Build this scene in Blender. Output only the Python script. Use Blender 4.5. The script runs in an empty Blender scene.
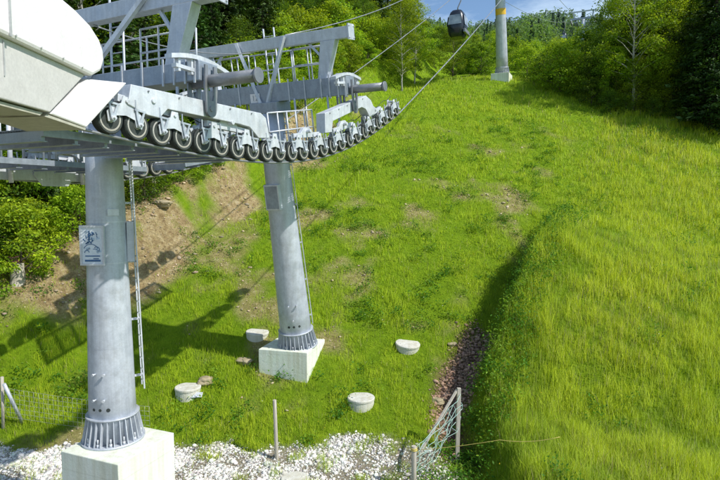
import bpy, bmesh, math, random
import numpy as np
from mathutils import Vector, Matrix

rnd = random.Random(7)
rng = np.random.default_rng(11)
scene = bpy.context.scene
COL = scene.collection
R = math.radians

# ------------------------------------------------------------------ camera
F = 540.0                      # focal length in pixels of a 720 px wide frame
PITCH = math.atan(40.0 / F)
cam_d = bpy.data.cameras.new('camera'); cam = bpy.data.objects.new('camera', cam_d); COL.objects.link(cam)
cam_d.sensor_width = 36.0; cam_d.lens = 36.0 * F / 720.0
cam_d.clip_start = 0.1; cam_d.clip_end = 3000
cam.location = (0, 0, 0); cam.rotation_euler = (R(90) - PITCH, 0, 0)
scene.camera = cam
cp, sp = math.cos(PITCH), math.sin(PITCH)

def ray(px, py):
    xc, yc = (px - 360) / F, (240 - py) / F
    return Vector((xc, cp + yc * sp, -sp + yc * cp))

# line of the lift: u runs uphill along the ropes, o points out to the right, n to the left
U = Vector((0.4815, 1, 0)).normalized()
O = Vector((U.y, -U.x, 0))
L0 = Vector((-8.69, 0, 0))                 # a point of the near rope's vertical plane
HG = 3.0                                   # half the gauge of the lift
ORIG = L0 - O * HG                         # a point of the centre line

def on_plane(px, py, b):
    """point of the vertical plane at offset b from the centre line"""
    d = ray(px, py)
    k = ((ORIG + O * b).dot(O)) / d.dot(O)
    return d * k

# ------------------------------------------------------------------ noise and terrain
def vnoise(x, y, seed=0):
    x = np.asarray(x, float); y = np.asarray(y, float)
    xi = np.floor(x).astype(np.int64); yi = np.floor(y).astype(np.int64)
    fx = x - xi; fy = y - yi
    fx = fx * fx * (3 - 2 * fx); fy = fy * fy * (3 - 2 * fy)
    def h(a, b):
        v = (a * 374761393 + b * 668265263 + seed * 974634777) & 0x7fffffff
        v = ((v ^ (v >> 13)) * 1274126177) & 0x7fffffff
        v = v ^ (v >> 16)
        return (v & 0xffff) / 65535.0
    return (h(xi, yi) * (1 - fx) + h(xi + 1, yi) * fx) * (1 - fy) + (h(xi, yi + 1) * (1 - fx) + h(xi + 1, yi + 1) * fx) * fy

def fbm(x, y, s, seed=0, o=3):
    t = 0; a = 1; n = 0
    for i in range(o):
        t = t + a * vnoise(np.asarray(x) / s, np.asarray(y) / s, seed + i * 17); n += a; a *= .5; s *= .5
    return t / n

def sstep(a, b, x):
    t = np.clip((np.asarray(x, float) - a) / (b - a), 0, 1)
    return t * t * (3 - 2 * t)

TA = np.array((2.85, 17.3)); TB = np.array((10.3, 30.0))        # the ditch
TD = (TB - TA) / np.linalg.norm(TB - TA); TL = np.linalg.norm(TB - TA)
def ditch_vw(X, Y):
    v = (X - TA[0]) * TD[0] + (Y - TA[1]) * TD[1]
    w = (X - TA[0]) * TD[1] - (Y - TA[1]) * TD[0]
    k = 1.0 - v
    return v, w - .31 * (k + np.sqrt(k * k + .6)) + .1
def bank_q(X, Y):
    q = -((X + 9.1) * O.x + (Y - 23.4) * O.y)
    return q + 1.6 * (fbm(X, Y, 5.0, 3) - .5)

def ground(X, Y):
    X = np.asarray(X, float); Y = np.asarray(Y, float)
    pl = -16.77 + .53 * np.minimum(Y, 53)
    far = np.clip(Y - 53, 0, None)
    pl = pl + .287 * np.minimum(far, 330) + .1 * np.clip(far - 330, 0, 200)
    v, w = ditch_vw(X, Y)
    right = sstep(0.1, 1.15, w + .5 * (fbm(X, Y, 1.6, 9) - .5))
    k = .30
    flat = -8.1 - .2 * np.clip((10 - Y) / 10, 0, 3)
    d = pl - flat
    base = flat + .5 * (d + np.sqrt(d * d + k))                 # soft maximum of pad and slope
    h = (1.15 + 1.0 * sstep(.5, 5, v)) * (1 - sstep(8, TL + 3.5, v)) * (1 - sstep(16, 40, w))
    z = base + h * right
    along = sstep(-3, 1, v) * (1 - sstep(TL * .75, TL + 1.5, v))
    z = z - .55 * along * np.exp(-(w + .25) ** 2 / .5)
    q = bank_q(X, Y)
    cut = sstep(0, 2.6, q) * 2.0 + np.clip(q - 1.5, 0, 60) * .33 * (1 - .85 * sstep(56, 90, Y))
    z = z + cut * sstep(12, 19, Y)
    onb = sstep(-.8, .8, q) * (1 - sstep(4, 6, q))
    z = z + onb * (.34 * (fbm(X, Y, 1.1, 61, 3) - .5) - .22 * np.abs(fbm(X + Y, X - Y * .3, 1.4, 63, 2) - .5))
    amp = .05 + .22 * sstep(-.5, 1.5, q)
    z = z + amp * (fbm(X, Y, 2.2, 21) - .5) * 2 + .06 * (fbm(X, Y, .6, 5, 2) - .5) + .3 * (fbm(X, Y, 9, 8, 2) - .5) * sstep(18, 22, Y)
    return z

def gz(x, y): return float(ground(np.array([x]), np.array([y]))[0])
def gpix(px, py):
    """first point of the ground met by the sight line"""
    d = ray(px, py); k0 = 4.0; k = 4.0
    while k < 500:
        p = d * k
        if p.z < gz(p.x, p.y): break
        k0 = k; k *= 1.02
    for _ in range(25):
        m = .5 * (k0 + k); p = d * m
        if p.z < gz(p.x, p.y): k = m
        else: k0 = m
    p = d * k
    return Vector((p.x, p.y, gz(p.x, p.y)))

def cover(X, Y):
    """masks: soil, gravel pad, scree"""
    q = bank_q(X, Y); v, w = ditch_vw(X, Y)
    n1 = fbm(X, Y, 3.0, 31); n2 = fbm(X, Y, 1.0, 41)
    nn = n1 * .6 + n2 * .4
    bank = sstep(-1.9, -.2, q) * (1 - sstep(3.0, 5.5, q)) * (1 - sstep(36, 50, Y)) * sstep(16.5, 19, Y)
    tt = (X + 9.1) * U.x + (Y - 23.4) * U.y
    bank = bank * sstep(-.6, .9, q - .42 * np.clip(-tt, 0, 9) - .0) + bank * .25
    soil = sstep(.55, .80, (nn - .5) * 1.5 + .5 + np.clip(bank, 0, 1) * .29)
    spots = sstep(.58, .78, nn + .03) * (1 - sstep(-1.0, 0.5, w)) * (1 - sstep(36, 48, Y)) * .75
    soil = np.maximum(soil * np.clip(bank * 1.15, 0, 1), spots)
    wood = sstep(3.5, 6, q)
    soil = soil * (1 - wood) + wood * .25
    pad = 1 - sstep(16.35, 16.75, Y + 1.3 * (fbm(X, Y, 1.7, 51) - .5) + .5 * (fbm(X, Y, .4, 55, 2) - .5))
    pad = pad * (1 - sstep(-.8, .1, w))
    scree = np.exp(-((w + .42) / (.66 + .4 * (n2 - .5))) ** 4) * sstep(-2.0, -.9, v) * (1 - sstep(TL * .27, TL * .40, v + 1.2 * (n2 - .5)))
    return soil, pad, scree

# ------------------------------------------------------------------ materials
def newmat(name):
    m = bpy.data.materials.new(name); m.use_nodes = True
    nt = m.node_tree; b = nt.nodes['Principled BSDF']
    return m, nt, b
def N(nt, t, **kw):
    n = nt.nodes.new(t)
    for k, v in kw.items(): setattr(n, k, v)
    return n
def mixcol(nt, fac, a, b, mode='MIX'):
    n = N(nt, 'ShaderNodeMix', data_type='RGBA', blend_type=mode)
    for sock, val in ((0, fac), (6, a), (7, b)):
        if isinstance(val, (int, float)): n.inputs[sock].default_value = val
        elif isinstance(val, tuple): n.inputs[sock].default_value = (*val, 1) if len(val) == 3 else val
        else: nt.links.new(val, n.inputs[sock])
    return n.outputs[2]
def noise(nt, scale, detail=4, rough=.55, vec=None):
    n = N(nt, 'ShaderNodeTexNoise'); n.inputs['Scale'].default_value = scale
    n.inputs['Detail'].default_value = detail; n.inputs['Roughness'].default_value = rough
    if vec is not None: nt.links.new(vec, n.inputs['Vector'])
    return n.outputs['Fac']
def ramp(nt, fac, stops):
    n = N(nt, 'ShaderNodeValToRGB'); e = n.color_ramp.elements
    while len(e) < len(stops): e.new(.5)
    for i, (p, c) in enumerate(stops):
        e[i].position = p; e[i].color = (*c, 1) if len(c) == 3 else c
    nt.links.new(fac, n.inputs[0]); return n.outputs[0]
def bump(nt, b, fac, strength=.3, dist=.01):
    n = N(nt, 'ShaderNodeBump'); n.inputs['Strength'].default_value = strength; n.inputs['Distance'].default_value = dist
    nt.links.new(fac, n.inputs['Height']); nt.links.new(n.outputs[0], b.inputs['Normal'])
def objvec(nt): return N(nt, 'ShaderNodeTexCoord').outputs['Object']

def metal_mat(name, lo, hi, metallic=.25, rough=.5, streak=True, dirt=.0):
    m, nt, b = newmat(name); v = objvec(nt)
    f = noise(nt, 3.5, 6, .65, v)
    c = ramp(nt, f, [(.3, lo), (.7, hi)])
    vo = N(nt, 'ShaderNodeTexVoronoi'); vo.inputs['Scale'].default_value = 38; nt.links.new(v, vo.inputs['Vector'])
    sep = N(nt, 'ShaderNodeSeparateColor'); nt.links.new(vo.outputs['Color'], sep.inputs[0])
    sp_ = ramp(nt, sep.outputs[0], [(0, (.93, .93, .935)), (1, (1.03, 1.03, 1.03))])
    c = mixcol(nt, 1.0, c, sp_, 'MULTIPLY')
    if streak:
        mp = N(nt, 'ShaderNodeMapping'); mp.inputs['Scale'].default_value = (9, 9, .5); nt.links.new(v, mp.inputs[0])
        s = noise(nt, 1.0, 4, .6, mp.outputs[0])
        s = ramp(nt, s, [(.35, (.80, .80, .79)), (.6, (1, 1, 1))])
        c = mixcol(nt, .7, c, s, 'MULTIPLY')
    if dirt:
        s = ramp(nt, noise(nt, 1.6, 6, .7, v), [(.5, (1, 1, 1)), (.75, (.62, .57, .5))])
        c = mixcol(nt, dirt, c, s, 'MULTIPLY')
    nt.links.new(c, b.inputs['Base Color'])
    b.inputs['Metallic'].default_value = metallic
    r = ramp(nt, f, [(.3, (rough - .1,) * 3), (.7, (rough + .12,) * 3)])
    nt.links.new(r, b.inputs['Roughness'])
    bump(nt, b, noise(nt, 25, 3, .6, v), .12, .004)
    return m

M = {}
M['galv'] = metal_mat('galvanised_steel', (.45, .49, .555), (.60, .635, .69), .25, .45)
M['shaft'] = metal_mat('tower_shaft_steel', (.45, .495, .57), (.59, .635, .70), .22, .42, True, .6)
M['arm'] = metal_mat('crossarm_steel', (.24, .28, .34), (.36, .41, .48), .3, .45)
M['bracket'] = metal_mat('bracket_steel', (.36, .40, .47), (.58, .63, .70), .25, .4, True, .6)
M['dark_steel'] = metal_mat('dark_steel', (.19, .20, .22), (.29, .30, .32), .4, .4, False)
M['light_steel'] = metal_mat('pale_galvanised_steel', (.54, .575, .63), (.70, .735, .79), .2, .42, True, .5)
M['rim'] = metal_mat('sheave_rim', (.36, .345, .31), (.58, .56, .51), .15, .45, False, .9)
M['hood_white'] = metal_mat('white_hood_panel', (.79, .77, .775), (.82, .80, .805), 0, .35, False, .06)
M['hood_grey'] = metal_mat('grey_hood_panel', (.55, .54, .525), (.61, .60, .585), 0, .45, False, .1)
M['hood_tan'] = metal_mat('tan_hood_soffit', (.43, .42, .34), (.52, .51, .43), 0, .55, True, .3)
M['seam'] = metal_mat('hood_seam', (.45, .46, .47), (.55, .56, .57), .2, .5, False)
M['rope'] = metal_mat('steel_rope', (.24, .25, .27), (.40, .41, .43), .5, .4, False)
M['cabin'] = metal_mat('dark_cabin_shell', (.012, .018, .030), (.02, .028, .045), .1, .22, False)
M['yellow'] = metal_mat('yellow_plate', (.70, .42, .03), (.8, .5, .05), 0, .5, False)
M['orange_cord'] = metal_mat('yellow_cord', (.52, .42, .10), (.66, .56, .16), 0, .6, False)
M['net'] = metal_mat('green_net_cord', (.25, .42, .36), (.45, .60, .52), 0, .6, False)
M['wire'] = metal_mat('fence_wire', (.36, .38, .36), (.46, .48, .45), .3, .5, False)

def tyre_mat():
    m, nt, b = newmat('rubber_tyre'); v = objvec(nt)
    c = ramp(nt, noise(nt, 8, 5, .6, v), [(.3, (.018, .024, .022)), (.7, (.05, .06, .056))])
    nt.links.new(c, b.inputs['Base Color']); b.inputs['Roughness'].default_value = .75
    return m
M['tyre'] = tyre_mat()

def glass_mat():
    m, nt, b = newmat('reflecting_cabin_glass')
    c = ramp(nt, noise(nt, 1.5, 2, .5, objvec(nt)), [(.3, (.10, .14, .20)), (.7, (.32, .38, .46))])  # pale reflection on the panes painted into the base colour
    nt.links.new(c, b.inputs['Base Color']); b.inputs['Roughness'].default_value = .06; b.inputs['Specular IOR Level'].default_value = .9
    return m
M['glass'] = glass_mat()

def concrete_mat(name, lo, hi, green=.3):
    m, nt, b = newmat(name); v = objvec(nt)
    c = ramp(nt, noise(nt, 2.2, 8, .65, v), [(.3, lo), (.72, hi)])
    mp = N(nt, 'ShaderNodeMapping'); mp.inputs['Scale'].default_value = (5, 5, .35); nt.links.new(v, mp.inputs[0])
    s = ramp(nt, noise(nt, 1.0, 5, .6, mp.outputs[0]), [(.42, (1, 1, 1)), (.70, (.74, .70, .58))])
    c = mixcol(nt, .8, c, s, 'MULTIPLY')
    # formwork joint lines every 0.62 m of height
    sep = N(nt, 'ShaderNodeSeparateXYZ'); nt.links.new(v, sep.inputs[0])
    w = N(nt, 'ShaderNodeMath', operation='PINGPONG'); w.inputs[1].default_value = .31; nt.links.new(sep.outputs[2], w.inputs[0])
    l = ramp(nt, w.outputs[0], [(0, (.80, .80, .76)), (.022, (1, 1, 1))])
    c = mixcol(nt, .6, c, l, 'MULTIPLY')
    lo_ = ramp(nt, sep.outputs[2], [(.0, (.62, .62, .50)), (.9, (1, 1, 1))])
    c = mixcol(nt, .5, c, lo_, 'MULTIPLY')
    g = ramp(nt, noise(nt, 1.1, 6, .7, v), [(.5, (1, 1, 1)), (.7, (.80, .92, .78))])
    c = mixcol(nt, green * 2, c, g, 'MULTIPLY')
    pits = ramp(nt, noise(nt, 45, 3, .7, v), [(.28, (.6, .6, .56)), (.36, (1, 1, 1))])
    c = mixcol(nt, .6, c, pits, 'MULTIPLY')
    nt.links.new(c, b.inputs['Base Color']); b.inputs['Roughness'].default_value = .9
    bump(nt, b, noise(nt, 12, 8, .75, v), .5, .03)
    return m
M['concrete'] = concrete_mat('pale_concrete', (.68, .72, .64), (.80, .83, .75), .25)
M['well'] = concrete_mat('well_ring_concrete', (.58, .57, .53), (.76, .75, .70), .15)

def wood_mat(name, lo, hi, sc=(30, 30, 2)):
    m, nt, b = newmat(name); v = objvec(nt)
    mp = N(nt, 'ShaderNodeMapping'); mp.inputs['Scale'].default_value = sc; nt.links.new(v, mp.inputs[0])
    f = noise(nt, 1.0, 6, .65, mp.outputs[0])
    c = ramp(nt, f, [(.28, lo), (.72, hi)])
    nt.links.new(c, b.inputs['Base Color']); b.inputs['Roughness'].default_value = .9
    bump(nt, b, f, .5, .01); return m
M['post'] = wood_mat('weathered_wood', (.30, .27, .22), (.56, .52, .44))
M['bark'] = wood_mat('dark_bark', (.035, .027, .020), (.12, .095, .07), (6, 6, .8))
M['birch'] = wood_mat('pale_bark', (.16, .15, .13), (.55, .53, .48), (2, 2, 5))

def attr_mat(name, trans=.35, rough=.6, hue=.015, val=.22, spec=.25):
    """leaf colour from the per-leaf colour attribute, varied by object"""
    m, nt, b = newmat(name)
    a = N(nt, 'ShaderNodeAttribute', attribute_name='tint')
    oi = N(nt, 'ShaderNodeObjectInfo')
    hs = N(nt, 'ShaderNodeHueSaturation')
    mr = N(nt, 'ShaderNodeMapRange'); mr.inputs[3].default_value = .5 - hue; mr.inputs[4].default_value = .5 + hue
    nt.links.new(oi.outputs['Random'], mr.inputs[0]); nt.links.new(mr.outputs[0], hs.inputs['Hue'])
    mv = N(nt, 'ShaderNodeMapRange'); mv.inputs[3].default_value = 1 - val; mv.inputs[4].default_value = 1 + val
    mm = N(nt, 'ShaderNodeMath', operation='FRACT'); mu = N(nt, 'ShaderNodeMath', operation='MULTIPLY'); mu.inputs[1].default_value = 7.31
    nt.links.new(oi.outputs['Random'], mu.inputs[0]); nt.links.new(mu.outputs[0], mm.inputs[0]); nt.links.new(mm.outputs[0], mv.inputs[0])
    nt.links.new(mv.outputs[0], hs.inputs['Value']); nt.links.new(a.outputs['Color'], hs.inputs['Color'])
    nt.links.new(hs.outputs[0], b.inputs['Base Color'])
    b.inputs['Roughness'].default_value = rough; b.inputs['Specular IOR Level'].default_value = spec
    t = N(nt, 'ShaderNodeBsdfTranslucent'); mx = N(nt, 'ShaderNodeMixShader'); mx.inputs[0].default_value = trans
    tc = mixcol(nt, 1.0, hs.outputs[0], (1.15, 1.1, .6), 'MULTIPLY')
    nt.links.new(tc, t.inputs['Color'])
    out = nt.nodes['Material Output']
    nt.links.new(b.outputs[0], mx.inputs[1]); nt.links.new(t.outputs[0], mx.inputs[2]); nt.links.new(mx.outputs[0], out.inputs['Surface'])
    return m
M['leaf'] = attr_mat('foliage', .48)
M['needle'] = attr_mat('needles', .15, .6, .015, .25)
M['grass'] = attr_mat('grass_blades', .45, .55, 0, 0, .3)
def soften(m, k):
    nt = m.node_tree; g = N(nt, 'ShaderNodeNewGeometry'); v = N(nt, 'ShaderNodeVectorMath', operation='SCALE'); v.inputs['Scale'].default_value = 1 - k
    a = N(nt, 'ShaderNodeVectorMath', operation='ADD'); a.inputs[1].default_value = (0, -.15 * k, k); z = N(nt, 'ShaderNodeVectorMath', operation='NORMALIZE')
    nt.links.new(g.outputs['Normal'], v.inputs[0]); nt.links.new(v.outputs[0], a.inputs[0]); nt.links.new(a.outputs[0], z.inputs[0])
    nt.links.new(z.outputs[0], nt.nodes['Principled BSDF'].inputs['Normal'])
soften(M['grass'], .62)
M['tinted'] = attr_mat('tinted_stone', 0, .9, 0, 0, .2)

def ground_mat():
    m, nt, b = newmat('ground'); v = N(nt, 'ShaderNodeTexCoord').outputs['Object']
    a = N(nt, 'ShaderNodeAttribute', attribute_name='cover')
    sep = N(nt, 'ShaderNodeSeparateColor'); nt.links.new(a.outputs['Color'], sep.inputs[0])
    g = ramp(nt, noise(nt, 2.2, 8, .65, v), [(.25, (.12, .21, .008)), (.5, (.21, .35, .012)), (.75, (.32, .45, .02))])
    s = ramp(nt, noise(nt, 3.0, 10, .7, v), [(.28, (.22, .155, .075)), (.43, (.42, .31, .16)), (.56, (.58, .46, .25)), (.70, (.72, .62, .42))])
    s2 = ramp(nt, noise(nt, 13, 8, .8, v), [(.36, (.38, .36, .34)), (.55, (1.1, 1.08, 1.02))])
    s = mixcol(nt, .8, s, s2, 'MULTIPLY')
    gr = ramp(nt, noise(nt, 14, 6, .7, v), [(.3, (.26, .22, .13)), (.6, (.50, .45, .34))])
    sc = ramp(nt, noise(nt, 14, 6, .7, v), [(.3, (.10, .055, .035)), (.65, (.30, .18, .12))])
    c = mixcol(nt, sep.outputs[0], g, s); c = mixcol(nt, sep.outputs[1], c, gr); c = mixcol(nt, sep.outputs[2], c, sc)
    nt.links.new(c, b.inputs['Base Color']); b.inputs['Roughness'].default_value = .95; b.inputs['Specular IOR Level'].default_value = .1
    bump(nt, b, noise(nt, 7, 10, .8, v), 1.0, .22)
    return m
M['ground'] = ground_mat()

# ------------------------------------------------------------------ mesh helpers
class MB:
    def __init__(s): s.v = []; s.f = []; s.m = []; s.cur = 0; s.sm = []; s.smooth = False
    def add(s, vs, fs):
        o = len(s.v); s.v += [tuple(x) for x in vs]
        for f in fs: s.f.append(tuple(i + o for i in f)); s.m.append(s.cur); s.sm.append(s.smooth)
    def hexa(s, p):            # 8 corners: bottom loop 4, top loop 4
        s.add(p, [(3, 2, 1, 0), (4, 5, 6, 7), (0, 1, 5, 4), (1, 2, 6, 5), (2, 3, 7, 6), (3, 0, 4, 7)])
    def box(s, c, ax, ay, az, hx, hy, hz):
        c = Vector(c); ax, ay, az = Vector(ax) * hx, Vector(ay) * hy, Vector(az) * hz
        s.hexa([c - ax - ay - az, c + ax - ay - az, c + ax + ay - az, c - ax + ay - az,
                c - ax - ay + az, c + ax - ay + az, c + ax + ay + az, c - ax + ay + az])
    def bar(s, p, q, w, h, up=(0, 0, 1), w2=None, h2=None):
        p, q = Vector(p), Vector(q); d = (q - p).normalized(); up = Vector(up)
        x = d.cross(up)
        if x.length < 1e-4: x = d.cross(Vector((1, 0, 0)))
        x.normalize(); y = x.cross(d); w2 = w if w2 is None else w2; h2 = h if h2 is None else h2
        a = [p + x * (i * w / 2) + y * (j * h / 2) for i, j in ((-1, -1), (1, -1), (1, 1), (-1, 1))]
        b = [q + x * (i * w2 / 2) + y * (j * h2 / 2) for i, j in ((-1, -1), (1, -1), (1, 1), (-1, 1))]
        s.hexa(a + b)
    def tube(s, p, q, r, r2=None, n=12, cap=True):
        s.poly([p, q], [r, r if r2 is None else r2], n, cap)
    def poly(s, pts, rs, n=8, cap=True):
        pts = [Vector(p) for p in pts]; k = len(pts)
        if isinstance(rs, (int, float)): rs = [rs] * k
        old = None; vs = []
        for i, p in enumerate(pts):
            d = (pts[min(i + 1, k - 1)] - pts[max(i - 1, 0)]).normalized()
            if old is None:
                x = d.cross(Vector((0, 0, 1)))
                if x.length < 1e-3: x = d.cross(Vector((0, 1, 0)))
            else: x = old - d * old.dot(d)
            x.normalize(); old = x; y = d.cross(x)
            vs += [p + (x * math.cos(a) + y * math.sin(a)) * rs[i] for a in [2 * math.pi * j / n for j in range(n)]]
        fs = [(i * n + j, i * n + (j + 1) % n, (i + 1) * n + (j + 1) % n, (i + 1) * n + j) for i in range(k - 1) for j in range(n)]
        sm = s.smooth; s.smooth = True
        o = len(s.v); s.add(vs, fs); s.smooth = False
        if cap:
            s.f += [tuple(o + j for j in reversed(range(n))), tuple(o + (k - 1) * n + j for j in range(n))]; s.m += [s.cur] * 2; s.sm += [False] * 2
        s.smooth = sm
    def lathe(s, c, ax, prof, n=24, x=None):
        """prof: (along axis, radius) pairs"""
        c = Vector(c); ax = Vector(ax).normalized()
        x = ax.cross(Vector((0, 0, 1))) if abs(ax.z) < .9 else Vector((1, 0, 0)) - ax * ax.x
        x.normalize(); y = ax.cross(x); vs = []
        for h, r in prof: vs += [c + ax * h + (x * math.cos(a) + y * math.sin(a)) * r for a in [2 * math.pi * j / n for j in range(n)]]
        k = len(prof)
        fs = [(i * n + j, i * n + (j + 1) % n, (i + 1) * n + (j + 1) % n, (i + 1) * n + j) for i in range(k - 1) for j in range(n)]
        fs += [tuple(reversed(range(n))), tuple((k - 1) * n + j for j in range(n))]
        s.add(vs, fs)
    def prism(s, poly, ext):
        """planar polygon (3-D points) pushed along ext"""
        poly = [Vector(p) for p in poly]; e = Vector(ext); n = len(poly)
        s.add(poly + [p + e for p in poly], [tuple(reversed(range(n))), tuple(range(n, 2 * n))] + [(i, (i + 1) % n, (i + 1) % n + n, i + n) for i in range(n)])
    def build(s, name, mats, parent=None, origin=None, bevel=0, recalc=True):
        if not isinstance(mats, (list, tuple)): mats = [mats]
        org = Vector(origin) if origin is not None else (parent_world(parent) if parent else Vector((0, 0, 0)))
        me = bpy.data.meshes.new(name)
        me.from_pydata([Vector(v) - org for v in s.v], [], s.f)
        for m in mats: me.materials.append(m)
        me.polygons.foreach_set('material_index', s.m); me.polygons.foreach_set('use_smooth', s.sm)
        if recalc:
            bm = bmesh.new(); bm.from_mesh(me); bmesh.ops.recalc_face_normals(bm, faces=bm.faces)
            if bevel:
                es = [e for e in bm.edges if len(e.link_faces) == 2 and e.calc_face_angle(0) > .5 and not (e.link_faces[0].smooth and e.link_faces[1].smooth)]
                try: bmesh.ops.bevel(bm, geom=es, offset=bevel, segments=2, affect='EDGES', profile=.5, clamp_overlap=True)
                except Exception: pass
            bm.to_mesh(me); bm.free()
        o = bpy.data.objects.new(name, me); COL.objects.link(o)
        if parent: o.parent = parent; o.location = org - parent_world(parent)
        else: o.location = org
        return o

def parent_world(p):
    v = Vector(p.location)
    while p.parent: p = p.parent; v = v + p.location
    return v
def tag(o, label=None, cat=None, group=None, kind=None):
    if label: o['label'] = label
    if cat: o['category'] = cat
    if group: o['group'] = group
    if kind: o['kind'] = kind
    return o
def thing(name, loc, label, cat, group=None):
    o = bpy.data.objects.new(name, None); COL.objects.link(o); o.location = loc; o.empty_display_size = .3
    return tag(o, label, cat, group)

def np_mesh(name, V, Fq, mat, cols=None, attr='tint', smooth=False):
    """fast mesh from arrays; Fq is an (n,3) or (n,4) array, or a list of such"""
    if not isinstance(Fq, list): Fq = [Fq]
    me = bpy.data.meshes.new(name)
    me.vertices.add(len(V)); me.vertices.foreach_set('co', np.ascontiguousarray(V, np.float32).ravel())
    loops = np.concatenate([f.ravel() for f in Fq]).astype(np.int32)
    tot = np.concatenate([np.full(len(f), f.shape[1]) for f in Fq]).astype(np.int32)
    start = np.concatenate([[0], np.cumsum(tot)[:-1]]).astype(np.int32)
    me.loops.add(len(loops)); me.loops.foreach_set('vertex_index', loops)
    me.polygons.add(len(tot)); me.polygons.foreach_set('loop_start', start); me.polygons.foreach_set('loop_total', tot)
    if smooth: me.polygons.foreach_set('use_smooth', np.ones(len(tot), bool))
    me.update(calc_edges=True)
    if cols is not None:
        a = me.attributes.new(attr, 'FLOAT_COLOR', 'POINT')
        c = np.ones((len(V), 4), np.float32); c[:, :3] = cols; a.data.foreach_set('color', c.ravel())
    me.materials.append(mat)
    return me
def link(name, me, parent=None, loc=(0, 0, 0)):
    o = bpy.data.objects.new(name, me); COL.objects.link(o); o.location = loc
    if parent: o.parent = parent
    return o

# ------------------------------------------------------------------ ground sheet
def axis(lo, a, b, hi, st):
    mid = np.arange(a, b + 1e-6, st); out = [mid]
    left = []; x = a; s = st
    while x > lo: s *= 1.18; x -= s; left.append(x)
    right = []; x = b; s = st
    while x < hi: s *= 1.18; x += s; right.append(x)
    return np.concatenate([np.array(left[::-1]), mid, np.array(right)])
gx = axis(-700, -20, 30, 900, .22); gy = axis(-150, 9, 58, 900, .22)
GX, GY = np.meshgrid(gx, gy); GZ = ground(GX.ravel(), GY.ravel())
nx, ny = len(gx), len(gy)
idx = np.arange(nx * ny).reshape(ny, nx)
quads = np.stack([idx[:-1, :-1].ravel(), idx[:-1, 1:].ravel(), idx[1:, 1:].ravel(), idx[1:, :-1].ravel()], 1)
cov = np.stack(cover(GX.ravel(), GY.ravel()), 1)
gme = np_mesh('ground', np.stack([GX.ravel(), GY.ravel(), GZ], 1), quads, M['ground'], cov, 'cover', True)
tag(link('ground', gme), kind='structure')

# ------------------------------------------------------------------ grass, gravel, scree
def in_view(X, Y, Z, mx=1.5, my=1.2):
    d = Y * cp - Z * sp; yc = Y * sp + Z * cp
    return (np.abs(X) < d * (360 / F) + mx) & (yc > -d * (240 / F) - my) & (d > 3)

def blades(name, P, H, W, C0, C1, lean=.35, mat=None):
    n = len(P); ang = rng.uniform(0, 2 * np.pi, n)
    side = np.stack([np.cos(ang), np.sin(ang), np.zeros(n)], 1) * (W / 2)[:, None]
    la = rng.uniform(0, 2 * np.pi, n); lm = np.abs(rng.normal(0, lean, n)) * H
    L = np.stack([np.cos(la) * lm, np.sin(la) * lm, np.zeros(n)], 1)
    up = np.stack([np.zeros(n), np.zeros(n), H], 1)
    base = P - np.array([0, 0, .03])
    mid = base + up * .55 + L * .3
    tip = base + up * np.sqrt(np.clip(1 - (lm / H * .6) ** 2, .2, 1))[:, None] + L
    V = np.stack([base - side, base + side, mid + side * .8, mid - side * .8, tip], 1).reshape(-1, 3)
    o = np.arange(n)[:, None] * 5
    q = o + np.array([[0, 1, 2, 3]]); t = o + np.array([[3, 2, 4]])
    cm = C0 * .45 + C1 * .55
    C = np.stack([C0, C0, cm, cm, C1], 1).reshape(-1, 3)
    return np_mesh(name, V, [q, t], mat or M['grass'], C)

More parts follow.
